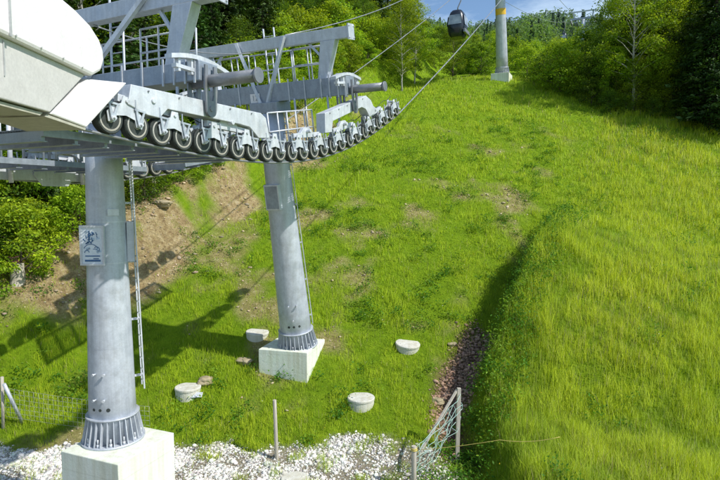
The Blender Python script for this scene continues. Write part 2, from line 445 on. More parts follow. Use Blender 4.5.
WELLS = [(188, 388, 26), (257, 330, 23), (407, 341, 25), (361, 398, 28), (295, 477, 29)]
WPOS = [(gpix(px, py + 4), w_) for px, py, w_ in WELLS]
def scatter_grass():
    out = []
    for (y0, y1, dens, wd) in ((10, 16, 820, .0095), (16, 20, 640, .0115), (20, 26, 390, .015), (26, 34, 210, .021), (34, 43, 130, .028), (43, 60, 75, .040)):
        xl, xr = -y1 * .68 - 2, y1 * .68 + 3
        n = int((y1 - y0) * (xr - xl) * dens)
        X = rng.uniform(xl, xr, n); Y = rng.uniform(y0, y1, n)
        Z = ground(X, Y)
        k = in_view(X, Y, Z); X, Y, Z = X[k], Y[k], Z[k]
        soil, pad, scree = cover(X, Y); q = bank_q(X, Y); v, w = ditch_vw(X, Y)
        keep = (1 - .76 * soil) * (1 - .985 * pad * sstep(.30, .5, fbm(X, Y, .5, 93, 2))) * (1 - .97 * scree) * (1 - .9 * sstep(4, 7, q))
        for p_, w_ in WPOS: keep = keep * ((X - p_.x) ** 2 + (Y - p_.y) ** 2 > (w_ * p_.y / F / 2 + .02) ** 2)
        k = rng.uniform(0, 1, len(X)) < keep
        X, Y, Z, w, q, v = X[k], Y[k], Z[k], w[k], q[k], v[k]; soil_k = soil[k]
        mead = sstep(.2, 2.0, w)
        cl = fbm(X, Y, 1.3, 71); cl2 = fbm(X, Y, .45, 77, 2); big = fbm(X, Y, 5.0, 73)
        rough = sstep(.15, .9, w) * (1 - sstep(2.2, 3.6, w)) * (1 - sstep(TL * .7, TL + 1, v))      # rank growth on the ditch bank
        H = (.20 + .10 * mead + .16 * rough) * (.35 + 1.25 * cl) * (.30 + 1.35 * cl2 ** 1.3 + .25 * mead) * rng.uniform(.6, 1.5, len(X))
        H *= (1 + .3 * sstep(26, 50, Y)) * (1 - .35 * soil_k)
        W = wd * rng.uniform(.6, 1.4, len(X))
        base = np.array([.17, .30, .010]); lit = np.array([.49, .67, .022]); yel = np.array([.67, .78, .036]); dk = np.array([.19, .36, .014]); straw = np.array([.48, .44, .18])
        t = np.clip(.15 + .9 * (big - .5) * 1.6 + .5 * mead + .25 * (cl - .5) + rng.normal(0, .16, len(X)), 0, 1)[:, None]
        C1 = lit * (1 - t) + yel * t
        dkm = np.clip((.50 + .05 * (1 - mead) - cl2 * .5 - cl * .5) * 7 + .8 * rough * (rng.uniform(0, 1, len(X)) < .6), 0, 1)[:, None] * .55  # shade between tufts painted as darker blades; rank growth darker too
        C1 = C1 * (1 - dkm) + dk * dkm
        st = (rng.uniform(0, 1, len(X)) < .025 + .05 * sstep(.5, .65, big) * mead + .05 * sstep(-2, 0, q) + .35 * soil_k)[:, None]
        C1 = np.where(st, straw * rng.uniform(.7, 1.2, (len(X), 1)), C1)
        C1 = C1 * rng.uniform(.75, 1.2, (len(X), 1))
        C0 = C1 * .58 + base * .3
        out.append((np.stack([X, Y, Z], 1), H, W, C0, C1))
        k = rng.uniform(0, 1, len(X)) < (.010 + .030 * mead) * sstep(.42, .62, fbm(X, Y, 2.4, 79))       # tall stalks gone to seed
        m = int(k.sum()); cs = np.array([[.52, .45, .20]]) * rng.uniform(.6, 1.25, (m, 1))
        out.append((np.stack([X, Y, Z], 1)[k], rng.uniform(.40, .72, m), W[k] * .6, cs * .7, cs))
    return [np.concatenate([a[i] for a in out]) for i in range(5)]
tag(link('grass', blades('grass', *scatter_grass())), 'sunlit yellow green grass covering the ski slope', 'grass', kind='stuff')

def stones(name, P, S, C, flat=.65):
    """scatter of irregular stones, one mesh"""
    bm = bmesh.new(); bmesh.ops.create_icosphere(bm, subdivisions=1, radius=1)
    bv = np.array([v.co[:] for v in bm.verts]); bf = np.array([[v.index for v in f.verts] for f in bm.faces]); bm.free()
    n = len(P); nv = len(bv)
    V = bv[None] * (1 + rng.uniform(-.38, .34, (n, nv, 1)))
    sc = np.stack([rng.uniform(.75, 1.35, n), rng.uniform(.75, 1.35, n), rng.uniform(.45, .9, n) * flat / .65], 1) * S[:, None]
    V = V * sc[:, None, :]
    a = rng.uniform(0, 6.28, n); ca, sa = np.cos(a)[:, None], np.sin(a)[:, None]
    V = np.stack([V[..., 0] * ca - V[..., 1] * sa, V[..., 0] * sa + V[..., 1] * ca, V[..., 2]], -1)
    V = V + (P + np.stack([0 * S, 0 * S, S * .25], 1))[:, None]
    Fc = (bf[None] + (np.arange(n) * nv)[:, None, None]).reshape(-1, 3)
    return np_mesh(name, V.reshape(-1, 3), Fc, M['tinted'], np.repeat(C, nv, 0))
def grey(n, lo, hi, warm=(1, .97, .90)):
    return rng.uniform(lo, hi, (n, 1)) * np.array(warm)[None] * rng.uniform(.94, 1.06, (n, 3))
# white gravel of the pad
X = rng.uniform(-14, 3, 190000); Y = rng.uniform(13.0, 17.2, 190000)
_, pad, _ = cover(X, Y); k = (rng.uniform(0, 1, len(X)) < pad * (.18 + .9 * sstep(.40, .66, fbm(X, Y, .8, 91) + .05)) * (1 - .5 * sstep(-7, -3, X)) * (1 - .8 * sstep(-.5, 1.3, X))) ; X, Y = X[k], Y[k]; Z = ground(X, Y)
k = in_view(X, Y, Z); X, Y, Z = X[k][:60000], Y[k][:60000], Z[k][:60000]
S = np.clip(rng.lognormal(-3.95, .55, len(X)), .010, .085)
tag(link('gravel', stones('gravel', np.stack([X, Y, Z], 1), S, grey(len(X), .36, .92))), 'loose white gravel around the foot of the upright tower', 'gravel', kind='stuff')
# red brown stones in the ditch
v = rng.uniform(-1.5, TL * .66, 14000); w = rng.normal(-.52, .42, 14000)
X = TA[0] + v * TD[0] + w * TD[1]; Y = TA[1] + v * TD[1] - w * TD[0]
_, _, sc = cover(X, Y); k = rng.uniform(0, 1, len(X)) < sc; X, Y = X[k], Y[k]
S = np.clip(rng.lognormal(-3.7, .6, len(X)), .010, .11)
tag(link('ditch_stones', stones('ditch_stones', np.stack([X, Y, ground(X, Y)], 1), S, grey(len(X), .10, .48, (1, .66, .48)))), 'red brown broken stones lying along the ditch bottom', 'stones', kind='stuff')
# pale rubble on the cut bank and in bare patches
X = rng.uniform(-16, 12, 120000); Y = rng.uniform(17, 46, 120000)
soil, pad, sc = cover(X, Y); k = rng.uniform(0, 1, len(X)) < soil * .22 * (1 - sstep(3.5, 5, bank_q(X, Y))); X, Y = X[k], Y[k]
S = np.clip(rng.lognormal(-3.75, .62, len(X)), .010, .12)
tag(link('bank_rubble', stones('bank_rubble', np.stack([X, Y, ground(X, Y)], 1), S, grey(len(X), .22, .62, (1, .82, .56)))), 'pale yellowish rubble scattered over the bare bank', 'rubble', kind='stuff')

# ------------------------------------------------------------------ trees
def leaf_quads(P, S, D, flat=.6):
    """diamond leaves at P, size S, roughly facing D"""
    n = len(P); D = D + rng.normal(0, flat, (n, 3)); D /= np.linalg.norm(D, axis=1)[:, None] + 1e-9
    A = np.cross(D, rng.normal(0, 1, (n, 3))); A /= np.linalg.norm(A, axis=1)[:, None] + 1e-9
    B = np.cross(D, A); a = A * S[:, None]; b = B * (S * rng.uniform(.38, .6, n))[:, None]
    return np.stack([P - a, P + b, P + a, P - b], 1).reshape(-1, 3)
def quads_n(n): return np.arange(n * 4).reshape(n, 4)

def tree_trunk(name, H, r, seed, limbs, mat, bend=.25):
    rr = random.Random(seed); mb = MB()
    pts = []; x = y = 0
    for i in range(9):
        pts.append(Vector((x, y, H * i / 8 - (.4 if i == 0 else 0)))); x += rr.uniform(-1, 1) * bend * H / 30; y += rr.uniform(-1, 1) * bend * H / 30
    mb.poly(pts, [r * (1.25 if i == 0 else 1) * (1 - .88 * i / 8) for i in range(9)], 8)
    for (t, p) in limbs:
        i = min(int(t * 8), 7); f = t * 8 - i; b = pts[i].lerp(pts[i + 1], f); p = Vector(p)
        m = b.lerp(p, .5) + Vector((0, 0, (p - b).length * .08))
        mb.poly([b, m, p], [r * (1 - .85 * t) * .5, r * (1 - .85 * t) * .3, .012], 5, False)
    return mb, pts

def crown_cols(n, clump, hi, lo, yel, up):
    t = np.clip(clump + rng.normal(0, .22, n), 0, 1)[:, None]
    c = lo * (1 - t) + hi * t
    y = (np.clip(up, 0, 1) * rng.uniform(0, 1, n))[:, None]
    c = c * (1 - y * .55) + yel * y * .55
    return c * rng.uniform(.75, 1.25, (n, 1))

PAL = {
    'bright': (np.array([.23, .36, .014]), np.array([.075, .150, .010]), np.array([.40, .44, .02])),
    'mid': (np.array([.150, .265, .016]), np.array([.045, .105, .010]), np.array([.27, .33, .02])),
    'lush': (np.array([.34, .50, .018]), np.array([.12, .22, .012]), np.array([.55, .60, .03])),
    'dark': (np.array([.060, .125, .020]), np.array([.018, .048, .012]), np.array([.12, .19, .02])),
}
def deciduous(seed, H, Rr, z0, nclump, nleaf, ls, pal, trunk='bark', r=.16, shape=1.0):
    rr = random.Random(seed); hi, lo, yel = PAL[pal]
    cl = []; limbs = []
    for i in range(nclump):
        t = (i + rr.random()) / nclump
        z = z0 + (H - z0) * t
        prof = (math.sin(math.pi * min(1, (.13 + .87 * t) ** shape)) ** .6) * Rr
        a = i * 2.4 + rr.uniform(-.6, .6); rad = prof * math.sqrt(rr.uniform(.15, 1))
        c = Vector((math.cos(a) * rad, math.sin(a) * rad, z)); s = rr.uniform(.55, 1.15) * Rr * .36
        cl.append((c, s)); limbs.append((min(.95, max(.08, (z - rad * .5) / H)), c))
    P = []; cf = []; D = []; up = []
    per = nleaf // nclump
    for (c, s) in cl:
        d = rng.normal(0, 1, (per, 3)); d /= np.linalg.norm(d, axis=1)[:, None]
        rad = s * rng.uniform(.25, 1.0, per) ** .45 * (1 + .35 * rng.normal(0, 1, per) * .5)
        p = np.array(c) + d * rad[:, None] * np.array([1.15, 1.15, .72])
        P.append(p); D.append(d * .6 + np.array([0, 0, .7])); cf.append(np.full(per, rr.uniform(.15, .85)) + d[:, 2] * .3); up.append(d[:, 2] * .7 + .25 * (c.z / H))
    P = np.concatenate(P); D = np.concatenate(D); cf = np.concatenate(cf); up = np.concatenate(up); n = len(P)
    V = leaf_quads(P, ls * rng.uniform(.6, 1.4, n), D)
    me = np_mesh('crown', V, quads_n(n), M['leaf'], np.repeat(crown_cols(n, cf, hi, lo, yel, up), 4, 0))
    tm, _ = tree_trunk('trunk', H * .93, r, seed, limbs, None)
    to = tm.build('trunk', M[trunk]); tme = to.data; bpy.data.objects.remove(to)
    return tme, me
def conifer(seed, H, Rr, pal='dark', z0=.08, whorl=.42):
    rr = random.Random(seed); hi, lo, yel = PAL[pal]
    P = []; S = []; D = []; cf = []; limbs = []; z = H * z0
    while z < H * .985:
        t = z / H; L = Rr * (1 - t) ** .85 * rr.uniform(.8, 1.1) + .12
        nb = 7 if t < .8 else 5; ph = rr.uniform(0, 6.28)
        for k in range(nb):
            a = ph + k * 6.283 / nb + rr.uniform(-.25, .25); l = L * rr.uniform(.65, 1.15); cc = rr.uniform(.1, .9)
            m = max(8, int(30 * l)); s = rng.uniform(.12, 1, m) ** .8
            droop = -.30 * l * s ** 1.2 + .16 * l * s ** 3
            sp_ = rng.normal(0, .13, m) * (1 - .4 * s) * l
            px = math.cos(a) * s * l - math.sin(a) * sp_; py = math.sin(a) * s * l + math.cos(a) * sp_
            P.append(np.stack([px, py, z + droop + rng.normal(-.05, .07, m)], 1)); S.append(rng.uniform(.10, .21, m) * (1.15 - .4 * t))
            D.append(np.tile([math.cos(a) * .3, math.sin(a) * .3, .9], (m, 1))); cf.append(np.clip(cc * .6 + s * .5 - .1, 0, 1))
            if k % 2 == 0: limbs.append((min(.95, t), (math.cos(a) * l * .8, math.sin(a) * l * .8, z - .22 * l)))
        z += whorl * rr.uniform(.8, 1.2)
    P = np.concatenate(P); S = np.concatenate(S); D = np.concatenate(D); cf = np.concatenate(cf); n = len(P)
    V = leaf_quads(P, S, D, .45)
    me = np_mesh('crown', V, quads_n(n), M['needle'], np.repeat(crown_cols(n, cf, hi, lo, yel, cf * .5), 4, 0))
    tm, _ = tree_trunk('trunk', H, .17 * H / 12, seed, limbs, None, .08)
    to = tm.build('trunk', M['bark']); tme = to.data; bpy.data.objects.remove(to)
    return tme, me

PROTO = {
    'bright': [deciduous(s, 9, 2.7, 1.0, 44, 13000, .085, 'bright', r=.13) for s in (1, 2, 3)],
    'mid': [deciduous(s, 11, 3.0, 1.6, 48, 14000, .09, 'mid', r=.16) for s in (4, 5)],
    'lush': [deciduous(s, 9, 3.0, .5, 46, 14000, .085, 'lush', r=.12) for s in (21, 22)],
    'birch': [deciduous(s, 12, 2.5, 2.4, 48, 15000, .075, 'lush', 'birch', r=.12, shape=1.15) for s in (6, 7)],
    'dark': [deciduous(s, 11, 3.3, .6, 46, 15000, .10, 'dark', r=.18) for s in (8, 9)],  # broadleaf trees with the right wood's shade put into the leaf colour
    'spruce': [conifer(s, 13, 2.5) for s in (10, 11, 12)],
    'shrub': [deciduous(s, 2.6, 1.35, .15, 26, 5200, .058, 'lush', r=.04) for s in (13, 14, 15)],
    'bush': [deciduous(s, 2.2, 1.3, .1, 24, 4600, .055, 'mid', r=.04) for s in (16, 17)],
}
NAME = {'lush': 'broadleaf_tree', 'bright': 'broadleaf_tree', 'mid': 'broadleaf_tree', 'birch': 'birch_tree', 'dark': 'broadleaf_tree', 'spruce': 'spruce_tree', 'shrub': 'shrub', 'bush': 'shrub'}
CAT = {'lush': 'tree', 'bright': 'tree', 'mid': 'tree', 'birch': 'tree', 'dark': 'tree', 'spruce': 'tree', 'shrub': 'shrub', 'bush': 'shrub'}
def plant(kind, x, y, s, label, group=None, sxy=None, rz=None, dz=-.15):
    t, c = PROTO[kind][rnd.randrange(len(PROTO[kind]))]
    o = thing(NAME[kind], (x, y, gz(x, y) + dz), label, CAT[kind], group)
    o.rotation_euler.z = rnd.uniform(0, 6.28) if rz is None else rz
    sx = s if sxy is None else sxy; o.scale = (sx, sx, s)
    link('trunk', t, o); link('crown', c, o)
    return o

# left forest along the cut bank: rows parallel to the lift line
LBL = {
    'spruce': 'dark green spruce with drooping branches in the forest behind the lift towers',
    'mid': 'mid green leafy tree in the forest behind the lift towers',
    'bright': 'sunlit yellow green leafy tree at the edge of the forest behind the lift towers',
    'birch': 'pale stemmed slender tree among the forest behind the lift towers',
    'dark': 'dark leafy tree deep in the forest behind the lift towers'}
def along(t, q):
    p = Vector((-9.1, 23.4, 0)) + U * t - O * q
    return p.x, p.y
GF = 'forest trees behind the lift'
for t in np.arange(-6, 50, 2.5):
    x, y = along(t + rnd.uniform(-.8, .8), rnd.uniform(5.6, 7.4)); kd = rnd.choice(['bright', 'mid', 'spruce']) if t > 6 else 'spruce'
    plant(kd, x, y, rnd.uniform(.42, .6) if kd != 'spruce' else rnd.uniform(.7, 1.0), LBL[kd], GF)
for t in np.arange(-7, 55, 2.6):
    x, y = along(t + rnd.uniform(-1, 1), rnd.uniform(9.0, 11.5)); kd = rnd.choice(['spruce', 'spruce', 'mid', 'birch', 'spruce', 'spruce', 'spruce'])
    plant(kd, x, y, rnd.uniform(.95, 1.25), LBL[kd], GF)
for t in np.arange(-8, 58, 3.2):
    x, y = along(t + rnd.uniform(-1, 1), rnd.uniform(13.5, 17)); kd = 'spruce'
    plant(kd, x, y, rnd.uniform(1.1, 1.5), LBL[kd], GF)
for q0 in (28, 35, 43):
    for t in np.arange(-9, 68, 5.0):
        x, y = along(t + rnd.uniform(-1.5, 1.5), q0 + rnd.uniform(-2, 2)); plant('spruce', x, y, rnd.uniform(1.2, 1.6), LBL['spruce'], GF)
for t in np.arange(-9, 62, 4.0):
    x, y = along(t + rnd.uniform(-1, 1), rnd.uniform(19.5, 24)); kd = rnd.choice(['spruce', 'spruce', 'mid'])
    plant(kd, x, y, rnd.uniform(1.2, 1.6), LBL[kd], GF)
# bushes on the crest of the cut bank
SB = 'leafy green bush on the top edge of the bare cut bank'
for t in np.arange(-8, 32, 1.3):
    x, y = along(t + rnd.uniform(-.5, .5), rnd.uniform(5.0, 6.8)); kd = rnd.choice(['shrub', 'bush', 'shrub'])
    plant(kd, x, y, rnd.uniform(1.1, 1.7), 'big leafy bush in front of the forest behind the lift towers', 'bushes below the forest')
for t in np.arange(-8, 30, 1.1):
    x, y = along(t + rnd.uniform(-.5, .5), rnd.uniform(2.9, 4.6)); kd = rnd.choice(['shrub', 'bush', 'shrub'])
    plant(kd, x, y, rnd.uniform(.65, 1.15), SB, 'bushes on the bank edge')
for t in np.arange(28, 46, 1.6):
    x, y = along(t + rnd.uniform(-.5, .5), rnd.uniform(1.5, 4.0))
    plant('shrub', x, y, rnd.uniform(.7, 1.5), 'yellow green bush at the upper forest edge under the dark cabin', 'bushes at the upper forest edge')

# right wood: placed by the map positions of its edge
def right_tree(kind, px, Y, s, label, group=None, sxy=None):
    if px > 600: Y = Y + 2.0 + 1.6 * min(1, max(0, (px - 600) / 100))
    return plant(kind, (px - 360) / F * Y, Y, s, label, group, sxy)
plant('birch', 44 * .081 + .3, 50.5, .72, 'bare lower trunk of a pale birch above the second gantry end')
plant('birch', 5.2, 52.5, .66, 'pale birch beside the other one at the upper forest edge, right of it')
for i in range(46):
    px = rnd.uniform(432, 590); Y = rnd.uniform(60, 98)
    if (488 < px < 520 and Y < 64): continue
    if px > 545: Y = 60 + (Y - 60) * .5
    kd = rnd.choice(['shrub', 'shrub', 'bush']); plant(kd, (px - 360) / F * Y, Y, rnd.uniform(1.0, 1.7), 'leafy bush among many on the slope behind the far tower', 'bushes behind the far tower')
GR = 'trees of the wood on the right'
right_tree('birch', 628, 43.0, 1.1, 'slender birch with long pale trunk at the right wood edge')
right_tree('spruce', 706, 38.5, 1.05, 'tall dark spruce at the right end of the wood', sxy=1.35)
for px, Y, kd, s in ((607, 48, 'bright', .9), (614, 46, 'birch', .8), (643, 44.5, 'bright', 1.0), (660, 44.5, 'birch', .85), (680, 45, 'bright', 1.15)):
    right_tree(kd, px, Y, s, 'bright leafy tree with sunlit top in the right wood', GR)
for px, Y, kd, s in ((648, 43.2, 'lush', .62), (632, 42.8, 'lush', .5), (667, 42.2, 'lush', .6), (612, 44.6, 'lush', .55), (690, 41.0, 'dark', .7), (708, 39.4, 'dark', .7), (728, 37, 'dark', .9), (745, 40, 'dark', 1.1), (725, 43, 'dark', 1.1), (622, 45, 'mid', .6), (655, 46, 'mid', 1.0), (690, 48, 'spruce', 1.0), (715, 47, 'spruce', 1.15), (636, 50, 'mid', 1.0), (672, 52, 'mid', 1.1)):
    right_tree(kd, px, Y, s, 'dark shaded tree filling the right wood' if kd == 'dark' else 'full light green leafy tree low at the front of the right wood' if kd == 'lush' else 'tree standing deeper inside the right wood', GR)
for px, Y, s in ((604, 43.4, .8), (622, 42.6, .7), (648, 41.6, .7), (672, 40.7, .7), (700, 39.2, .65), (722, 38.0, .7)):
    right_tree('bush', px, Y, s, 'low dark bush along the foot of the right wood', 'bushes at the foot of the right wood')
# bushes between the far tower and the right wood
for px, Y, s, kd, lb in ((556, 50, 1.75, 'shrub', 'large rounded yellow green bush right of the far tower'),
                         (570, 49.5, 1.2, 'shrub', 'medium green bush in front of the large rounded one'),
                         (588, 47, 1.05, 'bush', 'spreading low bush left of the right wood'),
                         (541, 53, 1.3, 'bush', 'darker bush behind the far tower block'),
                         (524, 56, 1.3, 'shrub', 'small bush behind the far tower on its right'),
                         (596, 49, 1.7, 'bush', 'tall bush against the left edge of the right wood'),
                         (581, 54, 1.9, 'shrub', 'tall yellow green bush below the distant tower')):
    right_tree(kd, px, Y, s, lb, 'bushes beside the far tower')
for px, Y, s, lb in ((451, 60, .62, 'bushy tree just left of the far tower top'), (470, 62, .42, 'bright bushy tree just behind the hanging dark cabin'), (483, 63, .36, 'small bright tree beside the far tower shaft')):
    right_tree('bright', px, Y, s, lb)

# distant wooded hillside
def far_wood():
    VV = []; CC = []
    for i in range(1500):
        px = rnd.uniform(375, 690); Y = rnd.uniform(100, 335); x = (px - 360) / F * Y
        if (566 < px < 597 and Y < 178) or (548 < px <= 566 and Y < 150): continue
        zc = gz(x, Y); h = rnd.choice((.55, .8, .9, 1.0, 1.1, 1.45)) * rnd.uniform(.85, 1.15) * (4.6 + (Y - 100) / 235 * 5.5) * (.72 + .5 * max(0, min(1, (px - 490) / 60))); con = rnd.random() < .4
        w = h * (.18 if con else .33); n = 260
        if con:
            t = rng.uniform(0, 1, n); a = rng.uniform(0, 6.28, n); r = w * (1 - t) * rng.uniform(.5, 1, n)
            P = np.stack([np.cos(a) * r, np.sin(a) * r, h * (.08 + .92 * t)], 1); D = np.stack([np.cos(a), np.sin(a), .8 + 0 * a], 1)
            c = np.array([.030, .070, .022])
        else:
            d = rng.normal(0, 1, (n, 3)); d /= np.linalg.norm(d, axis=1)[:, None]
            lump = 1 + .3 * np.sin(d[:, 0] * 5 + i) * np.sin(d[:, 1] * 5 + 2 * i)
            P = d * (w * lump * rng.uniform(.7, 1, n))[:, None] * np.array([1, 1, 1.25]) + np.array([0, 0, h * .55]); D = d + np.array([0, 0, .5])
            c = np.array([.13, .22, .026]) * rnd.uniform(.55, 1.15)
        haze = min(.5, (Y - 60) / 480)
        c = c * (1 - haze) + np.array([.26, .36, .42]) * haze * .7  # aerial haze painted into the leaf colour, stronger with distance
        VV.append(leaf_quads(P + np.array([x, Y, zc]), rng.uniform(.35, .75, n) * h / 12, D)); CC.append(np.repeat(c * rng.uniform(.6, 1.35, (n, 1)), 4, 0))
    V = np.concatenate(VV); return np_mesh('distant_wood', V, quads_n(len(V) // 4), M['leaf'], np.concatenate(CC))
tag(link('distant_wood', far_wood()), 'hazy wooded hillside on the skyline beyond the far tower', 'wood', kind='stuff')

# small plants: tall herbs on the ditch bank, wild flowers
def herbs():
    v = rng.uniform(-5, TL * .95, 420); w = rng.uniform(.2, 2.2, 420)
    X0 = TA[0] + v * TD[0] + w * TD[1]; Y0 = TA[1] + v * TD[1] - w * TD[0]
    xa = rng.uniform(-16, 14, 2600); ya = rng.uniform(16.5, 44, 2600); so, pa, sc = cover(xa, ya); va, wa = ditch_vw(xa, ya)
    k = (pa + sc < .3) & (wa < 0) & (fbm(xa, ya, 1.6, 83) > .52) & (bank_q(xa, ya) < 4); xa, ya = xa[k], ya[k]
    xm = rng.uniform(2, 26, 1300); ym = rng.uniform(11, 42, 1300); vm, wm = ditch_vw(xm, ym); k = (wm > .8) & (fbm(xm, ym, 2.6, 87) > .57); xm, ym = xm[k], ym[k]
    X0 = np.concatenate([X0, xa, xm]); Y0 = np.concatenate([Y0, ya, ym]); Z0 = ground(X0, Y0)
    k = in_view(X0, Y0, Z0); X0, Y0, Z0 = X0[k], Y0[k], Z0[k]; n = len(X0)
    hi_ = np.where(ditch_vw(X0, Y0)[1] > .1, 1.0, .62)
    P = []; C = []; S = []
    for i in range(n):
        m = 46; h = rng.uniform(.3, .8) * hi_[i]; d = rng.normal(0, .16, (m, 3)); d[:, 2] = rng.uniform(.1, 1, m) * h
        P.append(np.array([X0[i], Y0[i], Z0[i]]) + d); c = np.array([.11, .25, .02]) if rng.uniform() < .6 else np.array([.26, .40, .03])
        C.append(c * rng.uniform(.6, 1.3, (m, 1))); S.append(rng.uniform(.03, .065, m))
    P = np.concatenate(P); V = leaf_quads(P, np.concatenate(S), np.tile([0, 0, 1.], (len(P), 1)), .7)
    return np_mesh('herbs', V, quads_n(len(P)), M['leaf'], np.repeat(np.concatenate(C), 4, 0))
tag(link('herbs', herbs()), 'leafy green weeds growing in clumps along the ditch bank and through the grass', 'weeds', kind='stuff')
def flowers():
    n = 1500; X = rng.uniform(-6, 24, n); Y = rng.uniform(12, 46, n); Z = ground(X, Y); _, w = ditch_vw(X, Y)
    so, pa, sc = cover(X, Y); k = in_view(X, Y, Z) & (so + pa + sc < .2) & (fbm(X, Y, 2.5, 99) > .5); X, Y, Z, w = X[k], Y[k], Z[k], w[k]; n = len(X)
    P = np.stack([X, Y, Z + rng.uniform(.22, .42, n)], 1)
    C = np.where(rng.uniform(0, 1, (n, 1)) < .55, np.array([[.75, .74, .62]]), np.array([[.75, .58, .03]]))
    V = leaf_quads(P, rng.uniform(.010, .019, n) * (1 + Y / 30), np.tile([0, -.4, 1.], (n, 1)), .3)
    return np_mesh('wild_flowers', V, quads_n(n), M['leaf'], np.repeat(C, 4, 0))
tag(link('wild_flowers', flowers()), 'tiny white and yellow wild flowers dotted through the meadow', 'flowers', kind='stuff')

# ------------------------------------------------------------------ lift: sheave trains
PXW = [(107, 119), (130, 124.5), (154, 131), (178, 136), (199, 141), (219, 145.5), (236, 148), (252, 150), (266, 151), (280, 152), (292, 151.5), (303, 150.5), (315, 148.5),
       (326, 146), (335, 144), (344, 141), (352, 137.5), (359, 134), (366, 130), (372, 126), (378, 121.5), (384, 117), (390, 112.5), (395, 109.5)]
def s_of(p): return (p - L0).dot(U)
_w = [on_plane(px, py, HG) for px, py in PXW]
ws = np.array([s_of(p) for p in _w]); wz = np.array([p.z for p in _w])
co = np.polyfit(ws, wz, 5)
NW = 24
si = np.linspace(ws[0], ws[-1], NW); zi = np.polyval(co, si)
WR = .262
def rope_pt(s, b, z): return ORIG + O * b + U * s + Vector((0, 0, z))
def slope_at(i): 
    d = np.polyval(np.polyder(co), si[i]); return Vector((U.x, U.y, d)).normalized()

mb = MB(); mb.cur = 0
mb.lathe((0, 0, 0), (0, 1, 0), [(-.080, .223), (-.086, .185), (-.060, .165), (-.055, .085), (-.09, .07), (-.09, .03), (.09, .03), (.09, .07), (.055, .085), (.060, .165), (.086, .185), (.080, .223)], 28)
for k in range(6):
    a = k * 1.0472; c, s = math.cos(a), math.sin(a)
    mb.tube((c * .105, -.035, s * .105), (c * .105, .035, s * .105), .014, n=6)
o = mb.build('sheave', M['rim']); RIM = o.data; bpy.data.objects.remove(o)
mb = MB(); mb.lathe((0, 0, 0), (0, 1, 0), [(-.082, .222), (-.085, .245), (-.06, WR), (-.014, WR - .012), (.014, WR - .012), (.06, WR), (.085, .245), (.082, .222)], 28)
o = mb.build('tyre', M['tyre']); TYRE = o.data; bpy.data.objects.remove(o)
YAW = math.atan2(-O.x, O.y)      # turns local y onto O

def sheave(parent, p):
    w = bpy.data.objects.new('sheave', RIM); COL.objects.link(w); w.parent = parent; w.location = p - parent_world(parent); w.rotation_euler = (rnd.uniform(0, 0), 0, YAW)
    t = bpy.data.objects.new('tyre', TYRE); COL.objects.link(t); t.parent = w
    return w

